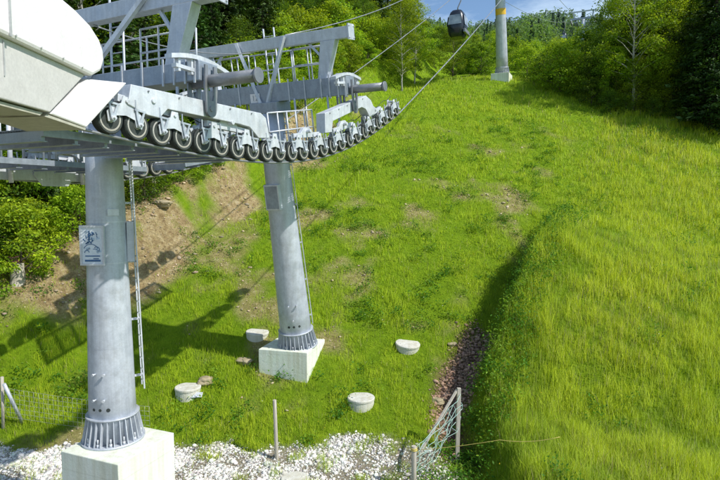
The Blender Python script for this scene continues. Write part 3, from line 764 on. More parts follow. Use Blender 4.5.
def train(root, ids, b, dz, beam_poly, end_hw=.15):
    """ids: wheel numbers; b: offset of the train; beam_poly: side view of the main beam as (s, z)"""
    UPV = Vector((0, 0, 1))
    def wp(i): return rope_pt(si[i] + (0), b, zi[i] + dz)
    mb = MB(); mb.prism([rope_pt(s, b - end_hw, z + dz) for s, z in beam_poly], O * (2 * end_hw))
    main = mb.build('main_beam', M['light_steel'], root, bevel=.012)
    (s0, z0), (s1, z1) = beam_poly[0], beam_poly[1]
    for k in range(5):          # bolt row along the top edge of the beam
        mb = MB(); f = (k + .5) / 5; c = rope_pt(s0 + (s1 - s0) * f, b + end_hw + .012, z0 + (z1 - z0) * f - .06 + dz)
        mb.tube(c - O * .012, c + O * .012, .016, n=6)
        mb.build('bolt', M['dark_steel'], root)
    for k in range(0, len(ids), 4):
        g = ids[k:k + 4]
        if len(g) < 2: continue
        p, q = wp(g[0]), wp(g[-1]); d = (q - p).normalized(); nn = O.cross(d) * -1
        if nn.z < 0: nn = -nn
        if len(g) == 4:
            a_, b_ = (wp(g[0]) + wp(g[1])) / 2, (wp(g[2]) + wp(g[3])) / 2
            mb = MB(); mb.bar(a_ - d * .12 + nn * .40, b_ + d * .12 + nn * .40, .10, .13, nn)
            c = (a_ + b_) / 2
            mb.prism([c - d * .32 + nn * .46 + O * -.05, c + d * .32 + nn * .46 + O * -.05, c + d * .14 + nn * .60 + O * -.05, c - d * .14 + nn * .60 + O * -.05], O * .10)
            mb.tube(c + nn * .50 - O * .18, c + nn * .50 + O * .18, .05, n=12)
            mb.build('rocker_beam', M['light_steel'], root, bevel=.008)
        for j in range(0, len(g) - 1, 2):
            p, q = wp(g[j]), wp(g[j + 1]); d = (q - p).normalized(); nn = (O.cross(d)); nn = nn if nn.z > 0 else -nn; c = (p + q) / 2
            mb = MB()
            for sd in (-1, 1):
                off = O * (sd * .115)
                # rounded plate that carries two axles
                pl = [p - d * .07 - nn * .06, p - d * .11 + nn * .10, p + d * .02 + nn * .24, c - d * .11 + nn * .30, c - d * .08 + nn * .43, c + d * .08 + nn * .43, c + d * .11 + nn * .30, q - d * .02 + nn * .24, q + d * .11 + nn * .10, q + d * .07 - nn * .06, q - d * .05 - nn * .05, q - d * .09 + nn * .07, c + nn * .11, p + d * .09 + nn * .07, p + d * .05 - nn * .05]
                mb.prism([x + off - O * .008 for x in pl], O * .016)
                for ww in (p, q):
                    mb.tube(ww + off * .8, ww + off * 1.55, .045, n=10); mb.tube(ww + off * 1.4, ww + off * 1.9, .022, n=6)
            mb.tube(c + nn * .36 - O * .15, c + nn * .36 + O * .15, .035, n=10)
            yk = mb.build('rocker', M['light_steel'], root)
            for ww in (p, q):
                mb = MB()   # V bracket: rope catcher and cover on the outer side of the sheave
                t1 = ww + O * .150
                mb.bar(t1 - nn * .03, t1 + nn * .26 - d * .10, .07, .018, O, .035); mb.bar(t1 - nn * .03, t1 + nn * .26 + d * .08, .06, .018, O, .03)
                mb.bar(t1 + nn * .25 - d * .13, t1 + nn * .25 + d * .11, .035, .02, O)
                mb.bar(t1 + nn * .26 - d * .11, t1 + nn * .42 - d * .13, .022, .022, O)
                mb.build('bracket', M['bracket'], root)
            for ww in (p, q): mb = MB(); mb.bar(ww - O * .135 + nn * .03, ww - O * .135 + nn * .34 - d * .04, .06, .02, O); mb.build('bracket', M['bracket'], root)
            for i in (g[j], g[j + 1]): sheave(root, wp(i))
    mb = MB(); n = len(ids); pts = []
    for k in range(n * 3 - 2):
        i = ids[0] + k / 3; j = int(i); j2 = min(j + 1, ids[-1]); p = wp(j).lerp(wp(j2), i - j)
        pts.append(p - O * .19 + Vector((0, 0, .47 + .035 * math.sin(k * 1.3) + rnd.uniform(-.012, .012))))
    mb.poly(pts, .011, 5); mb.build('sensor_cable', M['tyre'], root)
    return main

# main beam side views, read on the plane of the near train
def prof(pts, b=HG + .15): return [(s_of_c(on_plane(x, y, b)), on_plane(x, y, b).z) for x, y in pts]
def s_of_c(p): return (p - ORIG).dot(U)
S0 = (L0 - ORIG).dot(U)   # zero: O is orthogonal to U
B1 = prof([(131, 84), (261, 113), (266, 118), (270, 138), (259, 138), (250, 127), (240, 124), (168, 109), (160, 118), (148, 115), (128, 104)])
B2 = prof([(325, 113), (366, 95.5), (371, 100), (376, 112), (370, 117), (366, 109), (362, 107), (333, 121), (332, 132), (325.5, 133)])

# ------------------------------------------------------------------ lift towers
class Frame:
    """tower frame: a uphill, b out to the near rope, c up the tilted shaft; its zero is at camera height"""
    def __init__(s, t, tilt, z=0.0):
        sc = t * math.sqrt(1 + .4815 ** 2)
        s.o = ORIG + U * sc + Vector((0, 0, z)); s.a = U * math.cos(tilt) + Vector((0, 0, 1)) * math.sin(tilt); s.b = O.copy()
        s.c = Vector((0, 0, 1)) * math.cos(tilt) - U * math.sin(tilt)
    def __call__(s, a, b, c): return s.o + s.a * a + s.b * b + s.c * c
def fbox(mb, f, a0, a1, b0, b1, c0, c1):
    mb.box(f((a0 + a1) / 2, (b0 + b1) / 2, (c0 + c1) / 2), f.a, f.b, f.c, (a1 - a0) / 2, (b1 - b0) / 2, (c1 - c0) / 2)

def railing(root, f, pts, h, nposts, mat='galv', rails=2, r=.024):
    """posts and rails along a straight line given in tower coordinates"""
    mb = MB(); p, q = [Vector(x) for x in pts]
    for i in range(nposts):
        x = p.lerp(q, i / (nposts - 1)); mb.tube(f(*x), f(x.x, x.y, x.z + h), r, n=8)
    for k in range(rails):
        hh = h * (1 - k / rails); mb.tube(f(p.x, p.y, p.z + hh), f(q.x, q.y, q.z + hh), r, n=8)
    return mb.build('railing', M[mat], root)

def catwalk(root, f, a0, a1, b0, b1, c):
    mb = MB()
    for b in (b0, b1): fbox(mb, f, a0, a1, b - .03, b + .03, c - .13, c)
    n = int((a1 - a0) / .55)
    for i in range(n + 1):
        a = a0 + .03 + (a1 - a0 - .06) * i / n; fbox(mb, f, a - .03, a + .03, b0 + .03, b1 - .03, c - .20, c - .04); fbox(mb, f, a - .07, a + .07, b0 + .03, b1 - .03, c - .21, c - .195)
    mb.build('catwalk_frame', M['arm'], root)
    mb = MB()          # open bar grating
    k = int((b1 - b0) / .07)
    for i in range(k + 1):
        b = b0 + .04 + (b1 - b0 - .08) * i / k; fbox(mb, f, a0, a1, b - .0035, b + .0035, c - .03, c)
    k = int((a1 - a0) / .11)
    for i in range(k + 1):
        a = a0 + (a1 - a0) * i / k; fbox(mb, f, a - .005, a + .005, b0, b1, c - .012, c + .002)
    mb.build('grating', M['dark_steel'], root)

def shaft_and_base(root, f, c0, c1, r0, r1, ribs=28, detail=True):
    mb = MB(); mb.smooth = True
    L = c1 - c0
    mb.poly([f(0, 0, c0 + .06 + (L - .06) * k / 6) for k in range(7)], [r0 + (r1 - r0) * k / 6 for k in range(7)], 40)
    mb.build('shaft', M['shaft'], root)
    if detail:
        for cc in (c0 + L * .30, c0 + L * .62):
            rr = r0 + (r1 - r0) * (cc - c0) / L; mb = MB()
            mb.poly([f(0, 0, cc - .006), f(0, 0, cc + .006)], [rr + .004, rr + .004], 40, False)
            mb.build('weld_seam', M['galv'], root)
    mb = MB(); fh = .62; rt = r0 - (r0 - r1) * fh / L
    mb.poly([f(0, 0, c0), f(0, 0, c0 + .05)], [r0 + .17, r0 + .17], 40)
    mb.poly([f(0, 0, c0 + fh), f(0, 0, c0 + fh + .035)], [rt + .07, rt + .07], 40)
    for k in range(ribs):
        a = 2 * math.pi * k / ribs; e = f.a * math.cos(a) + f.b * math.sin(a); g = f.c
        w = e.cross(g) * .010
        pts = [f.o + e * (r0 - .03) + g * (c0 + .05), f.o + e * (r0 + .15) + g * (c0 + .05), f.o + e * (rt + .055) + g * (c0 + fh), f.o + e * (rt - .02) + g * (c0 + fh)]
        mb.prism([p - w for p in pts], w * 2)
    mb.build('base_flange', M['galv'], root)
    for k in range(0, ribs, 2):
        a = 2 * math.pi * (k + .5) / ribs; e = f.a * math.cos(a) + f.b * math.sin(a); mb = MB()
        p = f.o + e * (r0 + .095) + f.c * (c0 + .05); mb.tube(p, p + f.c * .07, .035, n=6); mb.tube(p + f.c * .07, p + f.c * .18, .018, n=8)
        mb.build('anchor_bolt', M['light_steel'], root)

def lugs(root, f, spots, rfun):
    """small studs and holes on the shaft, given by screen-side angle and height"""
    for ang, c, r, hole in spots:
        e = f.a * math.cos(ang) + f.b * math.sin(ang); rr = rfun(c); p = f.o + e * (rr - .02) + f.c * c; mb = MB()
        if hole: mb.tube(p, p + e * .026, r, n=14); mb.build('cable_hole', M['tyre'], root)
        else: mb.tube(p, p + e * .10, r * .7, n=8); mb.tube(p + e * .08, p + e * .11, r * 1.2, n=8); mb.build('stud', M['light_steel'], root)

def ladder(root, f, e, c0, c1, r0, r1, w=.36, off=.16):
    e = Vector(e).normalized(); s = e.cross(f.c).normalized(); mb = MB()
    def P(c, k): 
        t = (c - c0) / (c1 - c0); return f.o + e * (r0 + (r1 - r0) * t + off) + s * (k * w / 2) + f.c * c
    for k in (-1, 1): mb.bar(P(c0, k), P(c1, k), .05, .03, e)
    n = int((c1 - c0) / .28)
    for i in range(n): c = c0 + .15 + i * .28; mb.tube(P(c, -1), P(c, 1), .013, n=6)
    n = int((c1 - c0) / 1.4)
    for i in range(n + 1):
        c = c0 + .3 + i * 1.4
        if c < c1: mb.bar(P(c, 0), P(c, 0) - e * (off + .05), .05, .05); mb.bar(P(c, -1), P(c, 1), .03, .03)
    mb.build('ladder', M['light_steel'], root)

def head(root, f, ca, ch, cg, gb0=-3.4, gb1=3.5, arm_b=(-3.3, 3.15), post_b=(2.26, 2.62), strut=((-.05, 0), 1.65), tube_b=4.4, tube_c=None):
    """crossarm from height ca to ch, gantry beam at cg, posts, tube pivots"""
    mb = MB(); fbox(mb, f, -.28, .28, arm_b[0], arm_b[1], ca, ch); mb.build('crossarm', M['arm'], root, bevel=.015)
    for b in (-2.0, -1.0, 1.0, 1.6, 2.2, 2.5, 2.8, 3.05):
        for a in (-.295, .295):
            mb = MB(); fbox(mb, f, a - .012, a + .012, b - .02, b + .02, ca - .05, ch + .10); mb.build('stiffener', M['galv'], root)
    mb = MB(); fbox(mb, f, -.42, .42, -.55, .55, ca - .35, ca); mb.build('saddle', M['arm'], root, bevel=.02)
    mb = MB(); fbox(mb, f, -.13, .13, gb0, gb1, cg, cg + .34); mb.build('gantry_beam', M['galv'], root, bevel=.012)
    for b in (gb0, gb1):
        mb = MB(); fbox(mb, f, -.2, .2, b - .02, b + .02, cg - .06, cg + .40)
        for a in (-.15, .15):
            for c in (cg, cg + .34): mb.tube(f(a, b - .05, c), f(a, b + .05, c), .022, n=6)
        mb.build('end_plate', M['galv'], root)
    for sg in (1, -1):
        mb = MB(); p0, p1 = post_b
        pts = [f(-.14, sg * (p0 - .17), ch), f(-.14, sg * (p0 + .15), ch), f(-.14, sg * (p1 + .26), cg), f(-.14, sg * (p1 - .27), cg)]
        mb.prism(pts, f.a * .28); mb.build('gantry_post', M['galv'], root, bevel=.012)
        mb = MB(); mb.bar(f(0, sg * (p1 - .75), cg), f(0, sg * (p0 - .05), (ch + cg) / 2 + .12), .07, .07); mb.build('knee_brace', M['galv'], root)
        mb = MB(); mb.bar(f(-.34, sg * strut[0][0], ch - .04 + strut[0][1]), f(-.18, sg * strut[1], cg + .3), .10, .10); mb.build('diagonal_strut', M['light_steel'], root)
        # pivot tube and hanger that carry the sheave train
        tc = tube_c or (ca + .15); mb = MB(); mb.tube(f(-.02, sg * (arm_b[1] - .4), tc), f(-.02, sg * tube_b, tc), .125, n=20); mb.tube(f(-.02, sg * (tube_b - .02), tc), f(-.02, sg * (tube_b + .03), tc), .15, n=20)
        mb.build('pivot_tube', M['dark_steel'], root)
        for bb in (HG - .22, HG + .22):
            mb = MB()
            prof_ = [(-.17, .30), (-.09, .30), (-.08, -.28), (-.05, -.40), (.05, -.40), (.08, -.28), (.09, .30), (.17, .30), (.19, -.1)] + [(.15 * math.cos(a) , -.58 - .15 * math.sin(a)) for a in np.linspace(0, math.pi, 9)] + [(-.19, -.1)]
            mb.prism([f(x - .02, sg * bb - .02, tc + y) for x, y in prof_], f.b * .04)
            mb.tube(f(-.02, sg * bb - .04, tc - .56), f(-.02, sg * bb + .04, tc - .56), .06, n=14)
            mb.build('hanger', M['dark_steel'], root)
        mb = MB(); n = 9; top = []
        for k in range(n + 1):
            t = k / n; top.append((-.95 + 1.75 * t, ch - .10 + .20 * math.sin(math.pi * (.12 + .80 * t))))
        outer = [f(a, sg * HG - .08, c) for a, c in top]; inner = [f(a, sg * HG - .08, c - .085) for a, c in reversed(top)]
        for k in range(n):
            q = [outer[k], outer[k + 1], inner[n - k - 1], inner[n - k]]; mb.prism(q, f.b * .18)
        for a_ in (-.7, -.35, 0, .35, .65): fbox(mb, f, a_ - .03, a_ + .03, sg * HG - .05, sg * HG + .05, ch - .30, ch - .12 + .17 * math.sin(math.pi * (.12 + .8 * (a_ + .95) / 1.75)))
        fbox(mb, f, -.8, .75, sg * HG - .06, sg * HG + .06, ch - .24, ch - .17)
        mb.build('arched_guard', M['light_steel'], root)
    # walkway on top of the crossarm
    mb = MB(); fbox(mb, f, .32, .95, -2.6, 2.0, ch - .02, ch + .03); mb.build('arm_walkway', M['arm'], root)
    railing(root, f, ((.93, -2.6, ch), (.93, 2.0, ch)), 1.1, 7)
    railing(root, f, ((.34, .9, ch), (.34, 2.0, ch)), 1.05, 3)
    railing(root, f, ((.34, -2.4, ch), (.34, -.9, ch)), 1.05, 3)
    mb = MB()
    for b in (-.30, .12): mb.tube(f(.55, b, ch - 1.5), f(.55, b, cg + .75), .03, n=8)
    for k in range(7): mb.tube(f(.55, -.30, ch - .2 + k * .3), f(.55, .12, ch - .2 + k * .3), .014, n=6)
    mb.build('access_ladder', M['galv'], root)

def foundation(corner, ang, w, d, ztop, zbot, label):
    """block with its near top corner at corner; front edge runs left, side edge runs back"""
    r = Vector((math.sin(ang), math.cos(ang), 0)); l = Vector((-math.cos(ang), math.sin(ang), 0)); c = Vector(corner)
    ctr = c + l * (w / 2) + r * (d / 2); mb = MB()
    mb.box((ctr.x, ctr.y, (ztop + zbot) / 2), l, r, (0, 0, 1), w / 2, d / 2, (ztop - zbot) / 2)
    o = mb.build('concrete_foundation', M['concrete'], None, origin=(ctr.x, ctr.y, zbot), bevel=.018)
    return tag(o, label, 'foundation'), ctr

# ---- tower by the station
f1 = Frame(11.33, 0)
C1 = -5.72
root1 = thing('lift_tower', f1(0, 0, C1), 'nearest grey upright lift tower with picture board on its shaft', 'lift tower')
r1f = lambda c: .540 + (.37 - .540) * (c - C1) / (2.2 - C1)
shaft_and_base(root1, f1, C1, 1.95, .540, .375)
head(root1, f1, 2.40, 2.80, 4.02, tube_c=2.42)
train(root1, list(range(0, 10)), HG, 0, B1)
train(root1, list(range(0, 10)), -HG, -.42, B1)
catwalk(root1, f1, -3.3, 1.35, .55, 2.70, 1.12)
catwalk(root1, f1, -3.6, 2.3, -2.45, -1.15, .92)
for b in (.6, 2.62, -1.2, -2.42):
    for a in (-.33, .33):
        mb = MB(); mb.tube(f1(a, b, .95), f1(a, b, 2.3), .035, n=8); mb.build('hanger_rod', M['galv'], root1)
railing(root1, f1, ((-3.2, .6, 1.12), (1.3, .6, 1.12)), 1.05, 7)
railing(root1, f1, ((-3.5, -1.2, .92), (2.2, -1.2, .92)), 1.05, 7)
railing(root1, f1, ((.4, 2.62, 1.1), (1.3, 2.62, 1.1)), .6, 3)
mb = MB(); fbox(mb, f1, -2.6, 1.7, -2.76, -2.70, .50, .86); fbox(mb, f1, -2.6, 1.7, -2.80, -2.66, .86, .90); mb.build('side_beam', M['light_steel'], root1, bevel=.01)
mb = MB(); mb.prism([f1(a, -2.69, c) for a, c in ((.15, .95), (1.0, .95), (1.24, .70), (1.0, .36), (.30, .36), (.06, .64))], f1.b * .03)
for a, c in ((.35, .8), (.5, .55), (.8, .82), (.9, .55), (.65, .7)): mb.tube(f1(a, -2.67, c), f1(a, -2.64, c), .025, n=6)
mb.build('gusset_plate', M['light_steel'], root1)
for a in (-1.4, -.55, 1.4): mb = MB(); mb.tube(f1(a, -2.6, .42), f1(a, -2.6, 2.0), .055, n=10); mb.build('hanger_rod', M['light_steel'], root1)
ladder(root1, f1, (.86, .52, 0), C1 + 1.15, 2.0, .540, .375)
def toward(px):            # angle, in the tower frame, of the direction seen at the given side of the shaft
    return px
VA = math.atan2(-f1.o.dot(f1.b), -f1.o.dot(f1.a))     # angle of the side that faces the camera
lugs(root1, f1, [(VA + .75, C1 + 1.72, .028, 0), (VA + .30, C1 + 1.72, .03, 0), (VA + .75, C1 + 1.12, .026, 0), (VA + .33, C1 + 1.12, .03, 0), (VA + .85, C1 + .88, .035, 1), (VA + .53, C1 + .88, .035, 1), (VA + .18, C1 + .88, .045, 1)], r1f)
def shaft_box(name, f, ang, c, w, h, d, rr, mat, root, out=.0, frame=None, top=False):
    """flat box on the side of a shaft, facing angle ang"""
    e = f.a * math.cos(ang) + f.b * math.sin(ang); s = f.c.cross(e); p = f.o + e * (rr + d / 2 + out) + f.c * c
    mb = MB(); mb.box(p, s, f.c, e, w / 2, h / 2, d / 2)
    o = mb.build(name, mat, root, origin=None if root else p, bevel=.006)
    return o, p, s, e
bx, p, s, e = shaft_box('electrical_box', f1, VA - 1.45, -.98, .20, .95, .16, r1f(-.98), M['galv'], root1)
bx, p, s, e = shaft_box('number_plate', f1, VA - .35, -.28, .26, .16, .012, r1f(-.28) + .01, M['light_steel'], root1)
for cc in (-1.45, -.5): mb = MB(); mb.poly([f1(0, 0, cc - .012), f1(0, 0, cc + .012)], [r1f(cc) + .008] * 2, 40, False); mb.build('strap', M['light_steel'], root1)

# ---- second tower, tilted back
T2 = R(10.5)
f2 = Frame(17.85, T2)
C2 = -5.55
root2 = thing('lift_tower', f2(0, 0, C2), 'second grey lift tower leaning left on its concrete block halfway up the slope', 'lift tower')
r2f = lambda c: .60 + (.41 - .60) * (c - C2) / (3.0 - C2)
shaft_and_base(root2, f2, C2, 3.0, .60, .41)
head(root2, f2, 3.36, 3.93, 5.04, gb1=3.25, arm_b=(-3.3, 3.1), post_b=(2.2, 2.5), strut=((0.0, -.9), .95), tube_b=4.25)
train(root2, list(range(10, 24)), HG, 0, B2)
train(root2, list(range(10, 24)), -HG, -.35, B2)
catwalk(root2, f2, -3.0, .7, 1.15, 2.45, 1.95)
catwalk(root2, f2, -3.2, 2.2, -2.45, -1.15, 1.75)
railing(root2, f2, ((-2.95, 1.9, 1.95), (-.5, 1.9, 1.95)), 1.05, 6, 'light_steel')
for b in (1.2, 2.42, -1.2, -2.42):
    for a in (-.33, .33):
        mb = MB(); mb.tube(f2(a, b, 1.75 if b < 0 else 1.95), f2(a, b, 3.4), .035, n=8); mb.build('hanger_rod', M['galv'], root2)
ladder(root2, f2, (.95, .12, 0), C2 + .9, 3.3, .60, .41, .24, .06)
VA2 = math.atan2(-f2.o.dot(f2.b), -f2.o.dot(f2.a))
lugs(root2, f2, [(VA2 + .1, C2 + .95, .045, 1), (VA2 - .25, C2 + .95, .045, 1), (VA2 + .42, C2 + .95, .045, 1), (VA2 + .1, C2 + 1.2, .03, 0), (VA2 - .2, C2 + 1.75, .03, 0), (VA2 + .3, C2 + 1.75, .03, 0)], r2f)
bx, p, s, e = shaft_box('control_cabinet', f2, VA2 + .55, .18, .56, .88, .18, r2f(.18) - .08, M['light_steel'], root2)
mb = MB(); mb.box(p + e * .094, s, f2.c, e, .235, .39, .006); mb.build('cabinet_door', M['arm'], bx)

def text_mesh(body, size, name, mat, parent, p, s, upv, depth=.002):
    cu = bpy.data.curves.new(name, 'FONT'); cu.body = body; cu.size = size; cu.align_x = 'CENTER'; cu.align_y = 'CENTER'; cu.extrude = depth
    to = bpy.data.objects.new(name, cu); COL.objects.link(to)
    dg = bpy.context.evaluated_depsgraph_get(); me = bpy.data.meshes.new_from_object(to.evaluated_get(dg)); bpy.data.objects.remove(to)
    s = Vector(s).normalized(); upv = Vector(upv).normalized(); nrm = s.cross(upv)
    m = Matrix((s, upv, nrm)).transposed().to_4x4(); me.transform(m)
    me.materials.clear(); me.materials.append(mat); o = bpy.data.objects.new(name, me); COL.objects.link(o); o.parent = parent; o.location = Vector(p) - parent_world(parent)
    return o
M['blue_ink'] = metal_mat('blue_print', (.03, .10, .24), (.06, .16, .34), 0, .5, False)
M['pale_blue'] = metal_mat('pale_blue_print', (.38, .52, .68), (.50, .62, .76), 0, .5, False)
M['sheet'] = metal_mat('printed_sheet', (.60, .68, .78), (.72, .78, .85), 0, .4, False)
# plate with the number on the second tower's crossarm
pc = f2(-.305, .0 - .35, 3.52); mb = MB(); mb.box(pc, f2.b, f2.c, f2.a, .19, .15, .008)
npl = mb.build('number_plate', M['hood_white'], root2); text_mesh('12', .26, 'number', M['arm'], npl, pc - f2.a * .012, f2.b, f2.c)

# ---- picture board on the first shaft
e = (f1.a * math.cos(VA + .42) + f1.b * math.sin(VA + .42)); s = f1.c.cross(e); cS = -1.02
pS = f1.o + e * (r1f(cS) + .07) + f1.c * cS + s * -.10
sgn = thing('picture_board', pS, 'small framed board with blue printed drawing fixed to the nearest tower shaft', 'sign')
mb = MB(); mb.box(pS, s, f1.c, e, .235, .42, .012); mb.build('board', M['sheet'], sgn)
mb = MB()
for (x0, y0, w_, h_) in ((-.25, 0, .022, .45), (.25, 0, .022, .45)): mb.box(pS + s * x0 + f1.c * y0, s, f1.c, e, w_, h_, .035)
for y0 in (-.43, .43): mb.box(pS + f1.c * y0, s, f1.c, e, .2275, .022, .035)
mb.build('frame', M['light_steel'], sgn)
mb = MB(); q = lambda x, y, k=.016: pS + s * x + f1.c * y + e * k
pr = random.Random(4)
for k in range(26):          # a loose sketch in the upper part
    x, y = pr.uniform(-.15, .14), pr.uniform(.02, .27); a = pr.uniform(.3, 2.4); l = pr.uniform(.03, .09)
    mb.bar(q(x, y), q(x + math.cos(a) * l, y + math.sin(a) * l), pr.uniform(.012, .03), .003, e)
for (cx, cy, rr_, a0, a1) in ((-.03, -.14, .17, .4, 2.7), (.10, -.09, .06, -.5, 2.5), (-.12, -.16, .05, 0, 3.4), (.06, -.17, .09, .6, 2.0)):
    pts = [(cx + rr_ * math.cos(t), cy + rr_ * math.sin(t)) for t in np.linspace(a0, a1, 10)]
    for u_, w_ in zip(pts[:-1], pts[1:]): mb.bar(q(*u_), q(*w_), .014, .003, e)
mb.build('drawing', M['blue_ink'], sgn)
mb = MB()
for y, x0, x1, t in ((-.24, -.16, .17, .026), (-.345, -.17, .18, .045), (-.30, .02, .14, .022)): mb.bar(q(x0, y, .017), q(x1, y, .017), t, .003, e)
mb.build('caption_bars', M['blue_ink'], sgn)
mb = MB()
for k in range(12):
    x, y = pr.uniform(-.16, .12), pr.uniform(-.2, .33); mb.bar(q(x, y, .0145), q(x + pr.uniform(.03, .09), y + pr.uniform(-.02, .04), .0145), pr.uniform(.03, .06), .002, e)
mb.build('wash', M['pale_blue'], sgn)

# ---- foundations
near_corner = lambda px, py, Y: ray(px, py) * (Y / ray(px, py).y)
zt1 = (f1(0, 0, C1)).z
k = zt1 / ray(118, 465).z; cn = ray(118, 465) * k
foundation(cn, R(22), 1.72, 1.75, zt1, -8.6, 'pale concrete block under the nearest lift tower')
zt2 = f2(0, 0, C2).z - .02
k = zt2 / ray(307, 353).z; cn2 = ray(307, 353) * k
foundation(cn2, R(15), 1.9, 2.0, zt2, zt2 - 2.0, 'square pale concrete block under the second leaning tower')

# ---- far tower above the meadow edge
f3 = Frame(50.2, R(13), 17.5); pb = gpix(502, 88)
def tower_far(f, c0, c1, r0, r1, label, yellow=None):
    root = thing('lift_tower', f(0, 0, c0), label, 'lift tower')
    shaft_and_base(root, f, c0, c1, r0, r1, 20, False)
    mb = MB(); fbox(mb, f, -.3, .3, -3.3, 3.3, c1, c1 + .55); mb.build('crossarm', M['arm'], root, bevel=.015)
    mb = MB(); fbox(mb, f, -.13, .13, -3.3, 3.3, c1 + 2.0, c1 + 2.35); mb.build('gantry_beam', M['galv'], root)
    for sg in (-1, 1):
        mb = MB(); mb.prism([f(-.12, sg * 2.1, c1 + .55), f(-.12, sg * 2.45, c1 + .55), f(-.12, sg * 2.8, c1 + 2.0), f(-.12, sg * 2.3, c1 + 2.0)], f.a * .24); mb.build('gantry_post', M['galv'], root)
        mb = MB(); mb.bar(f(-2.6, sg * HG, c1 - .35), f(2.6, sg * HG, c1 - .35), .25, .35, f.c); mb.build('main_beam', M['light_steel'], root)
        mb = MB(); mb.tube(f(0, sg * HG, c1 - .4), f(0, sg * HG, c1 + .1), .12); mb.build('hanger', M['dark_steel'], root)
        for k in range(8): sheave(root, f(-2.45 + k * .7, sg * HG, c1 - .82))
        catwalk(root, f, -2.6, 2.6, sg * 1.8 - .5, sg * 1.8 + .5, c1 - .9)
    if yellow:
        rr = r0 + (r1 - r0) * (yellow - c0) / (c1 - c0); mb = MB(); mb.poly([f(0, 0, yellow - .28), f(0, 0, yellow + .28)], [rr + .012] * 2, 32, False); mb.build('yellow_band', M['yellow'], root)
    return root
# its foot: intersect the sight line with the lift's middle plane
foot = on_plane(502, 83, 0); s3 = s_of_c(foot)
topd = on_plane(494, 0, 0)
foot.z = gz(foot.x, foot.y) + .55; f3 = Frame(0, R(13)); f3.o = foot.copy(); H3 = 9.6
root3 = tower_far(f3, 0, H3, .58, .40, 'tall grey lift tower on the upper meadow edge with yellow band', 5.7)
bl = MB(); bl.box(foot + Vector((-.05, 0, -1.05)), U, O, (0, 0, 1), .86, .86, 1.03)
tag(bl.build('concrete_foundation', M['concrete'], None, origin=foot + Vector((0, 0, -2.08)), bevel=.02), 'small concrete block under the far tower at the meadow top', 'foundation')
# ---- distant tower on the hill
foot4 = on_plane(582.5, 55, 0)
f4 = Frame(0, R(5)); f4.o = foot4.copy()
root4 = tower_far(f4, -4, 9.4, .75, .5, 'tiny distant lift tower on the wooded hill')
print('tower3', foot, 'tower4', foot4, 'ground', gz(foot.x, foot.y), gz(foot4.x, foot4.y))

# ------------------------------------------------------------------ ropes
def span(p, q, sag, n=24):
    p, q = Vector(p), Vector(q)
    return [p.lerp(q, i / n) - Vector((0, 0, sag * 4 * (i / n) * (1 - i / n))) for i in range(n + 1)]
RR = .026
def under(i, b, dz):
    d = slope_at(i); nn = O.cross(d); nn = nn if nn.z > 0 else -nn
    return rope_pt(si[i], b, zi[i] + dz) - nn * (WR + RR - .012)
near = [under(0, HG, 0) - slope_at(0) * 5.0] + [under(i, HG, 0) for i in range(NW)]
t3n = f3(-2.5, HG, H3 - .82 + WR + RR); t3f = f3(-2.5, -HG, H3 - .82 + WR + RR)
t4n = f4(0, HG, 8.85); t4f = f4(0, -HG, 8.85)
near += span(near[-1], t3n, .35)[1:] + [f3(2.5, HG, H3 - .82 + WR + RR)]
near += span(near[-1], t4n, 2.0)[1:]
mb = MB(); mb.poly(near, RR, 8); o = mb.build('haul_rope', M['rope'], None, origin=near[0])
tag(o, 'steel haul rope under the near row of sheaves rising right of the dark cabin', 'rope', 'haul ropes')
far_ = [under(0, -HG, -.42) - slope_at(0) * 5.0] + [under(i, -HG, -.42 if i < 10 else -.35) for i in range(NW)]
grip = on_plane(458, -7, -HG)
far_ += span(far_[-1], grip, .25)[1:]; far_ += span(grip, t3f, .1, 6)[1:] + [f3(2.5, -HG, H3 - .82 + WR + RR)]
grip2 = on_plane(564, 22, -HG)
far_ += span(far_[-1], grip2, 1.2)[1:] + span(grip2, t4f, .1, 6)[1:]
mb = MB(); mb.poly(far_, RR, 8); o = mb.build('haul_rope', M['rope'], None, origin=far_[0])
tag(o, 'steel haul rope on the far side of the towers that the cabins hang from', 'rope', 'haul ropes')
ca = f1(0, .2, 4.55); cb = f2(0, .2, 4.9); cc = f3(0, 0, H3 + 2.4)
mb = MB(); mb.poly(span(f1(0, -.2, 4.0), f2(0, -.4, 5.0), .25) , .016, 6); o = mb.build('signal_cable', M['rope'], None, origin=ca); tag(o, 'thin signal cable sagging between the two nearer tower tops', 'cable', 'signal cables')
mb = MB(); mb.poly(span(f2(0, .9, 5.40), f3(0, -2.6, H3 + 2.2), 1.2), .022, 6); o = mb.build('signal_cable', M['rope'], None, origin=cb); tag(o, 'thin signal cable rising from the second tower gantry past the forest', 'cable', 'signal cables')

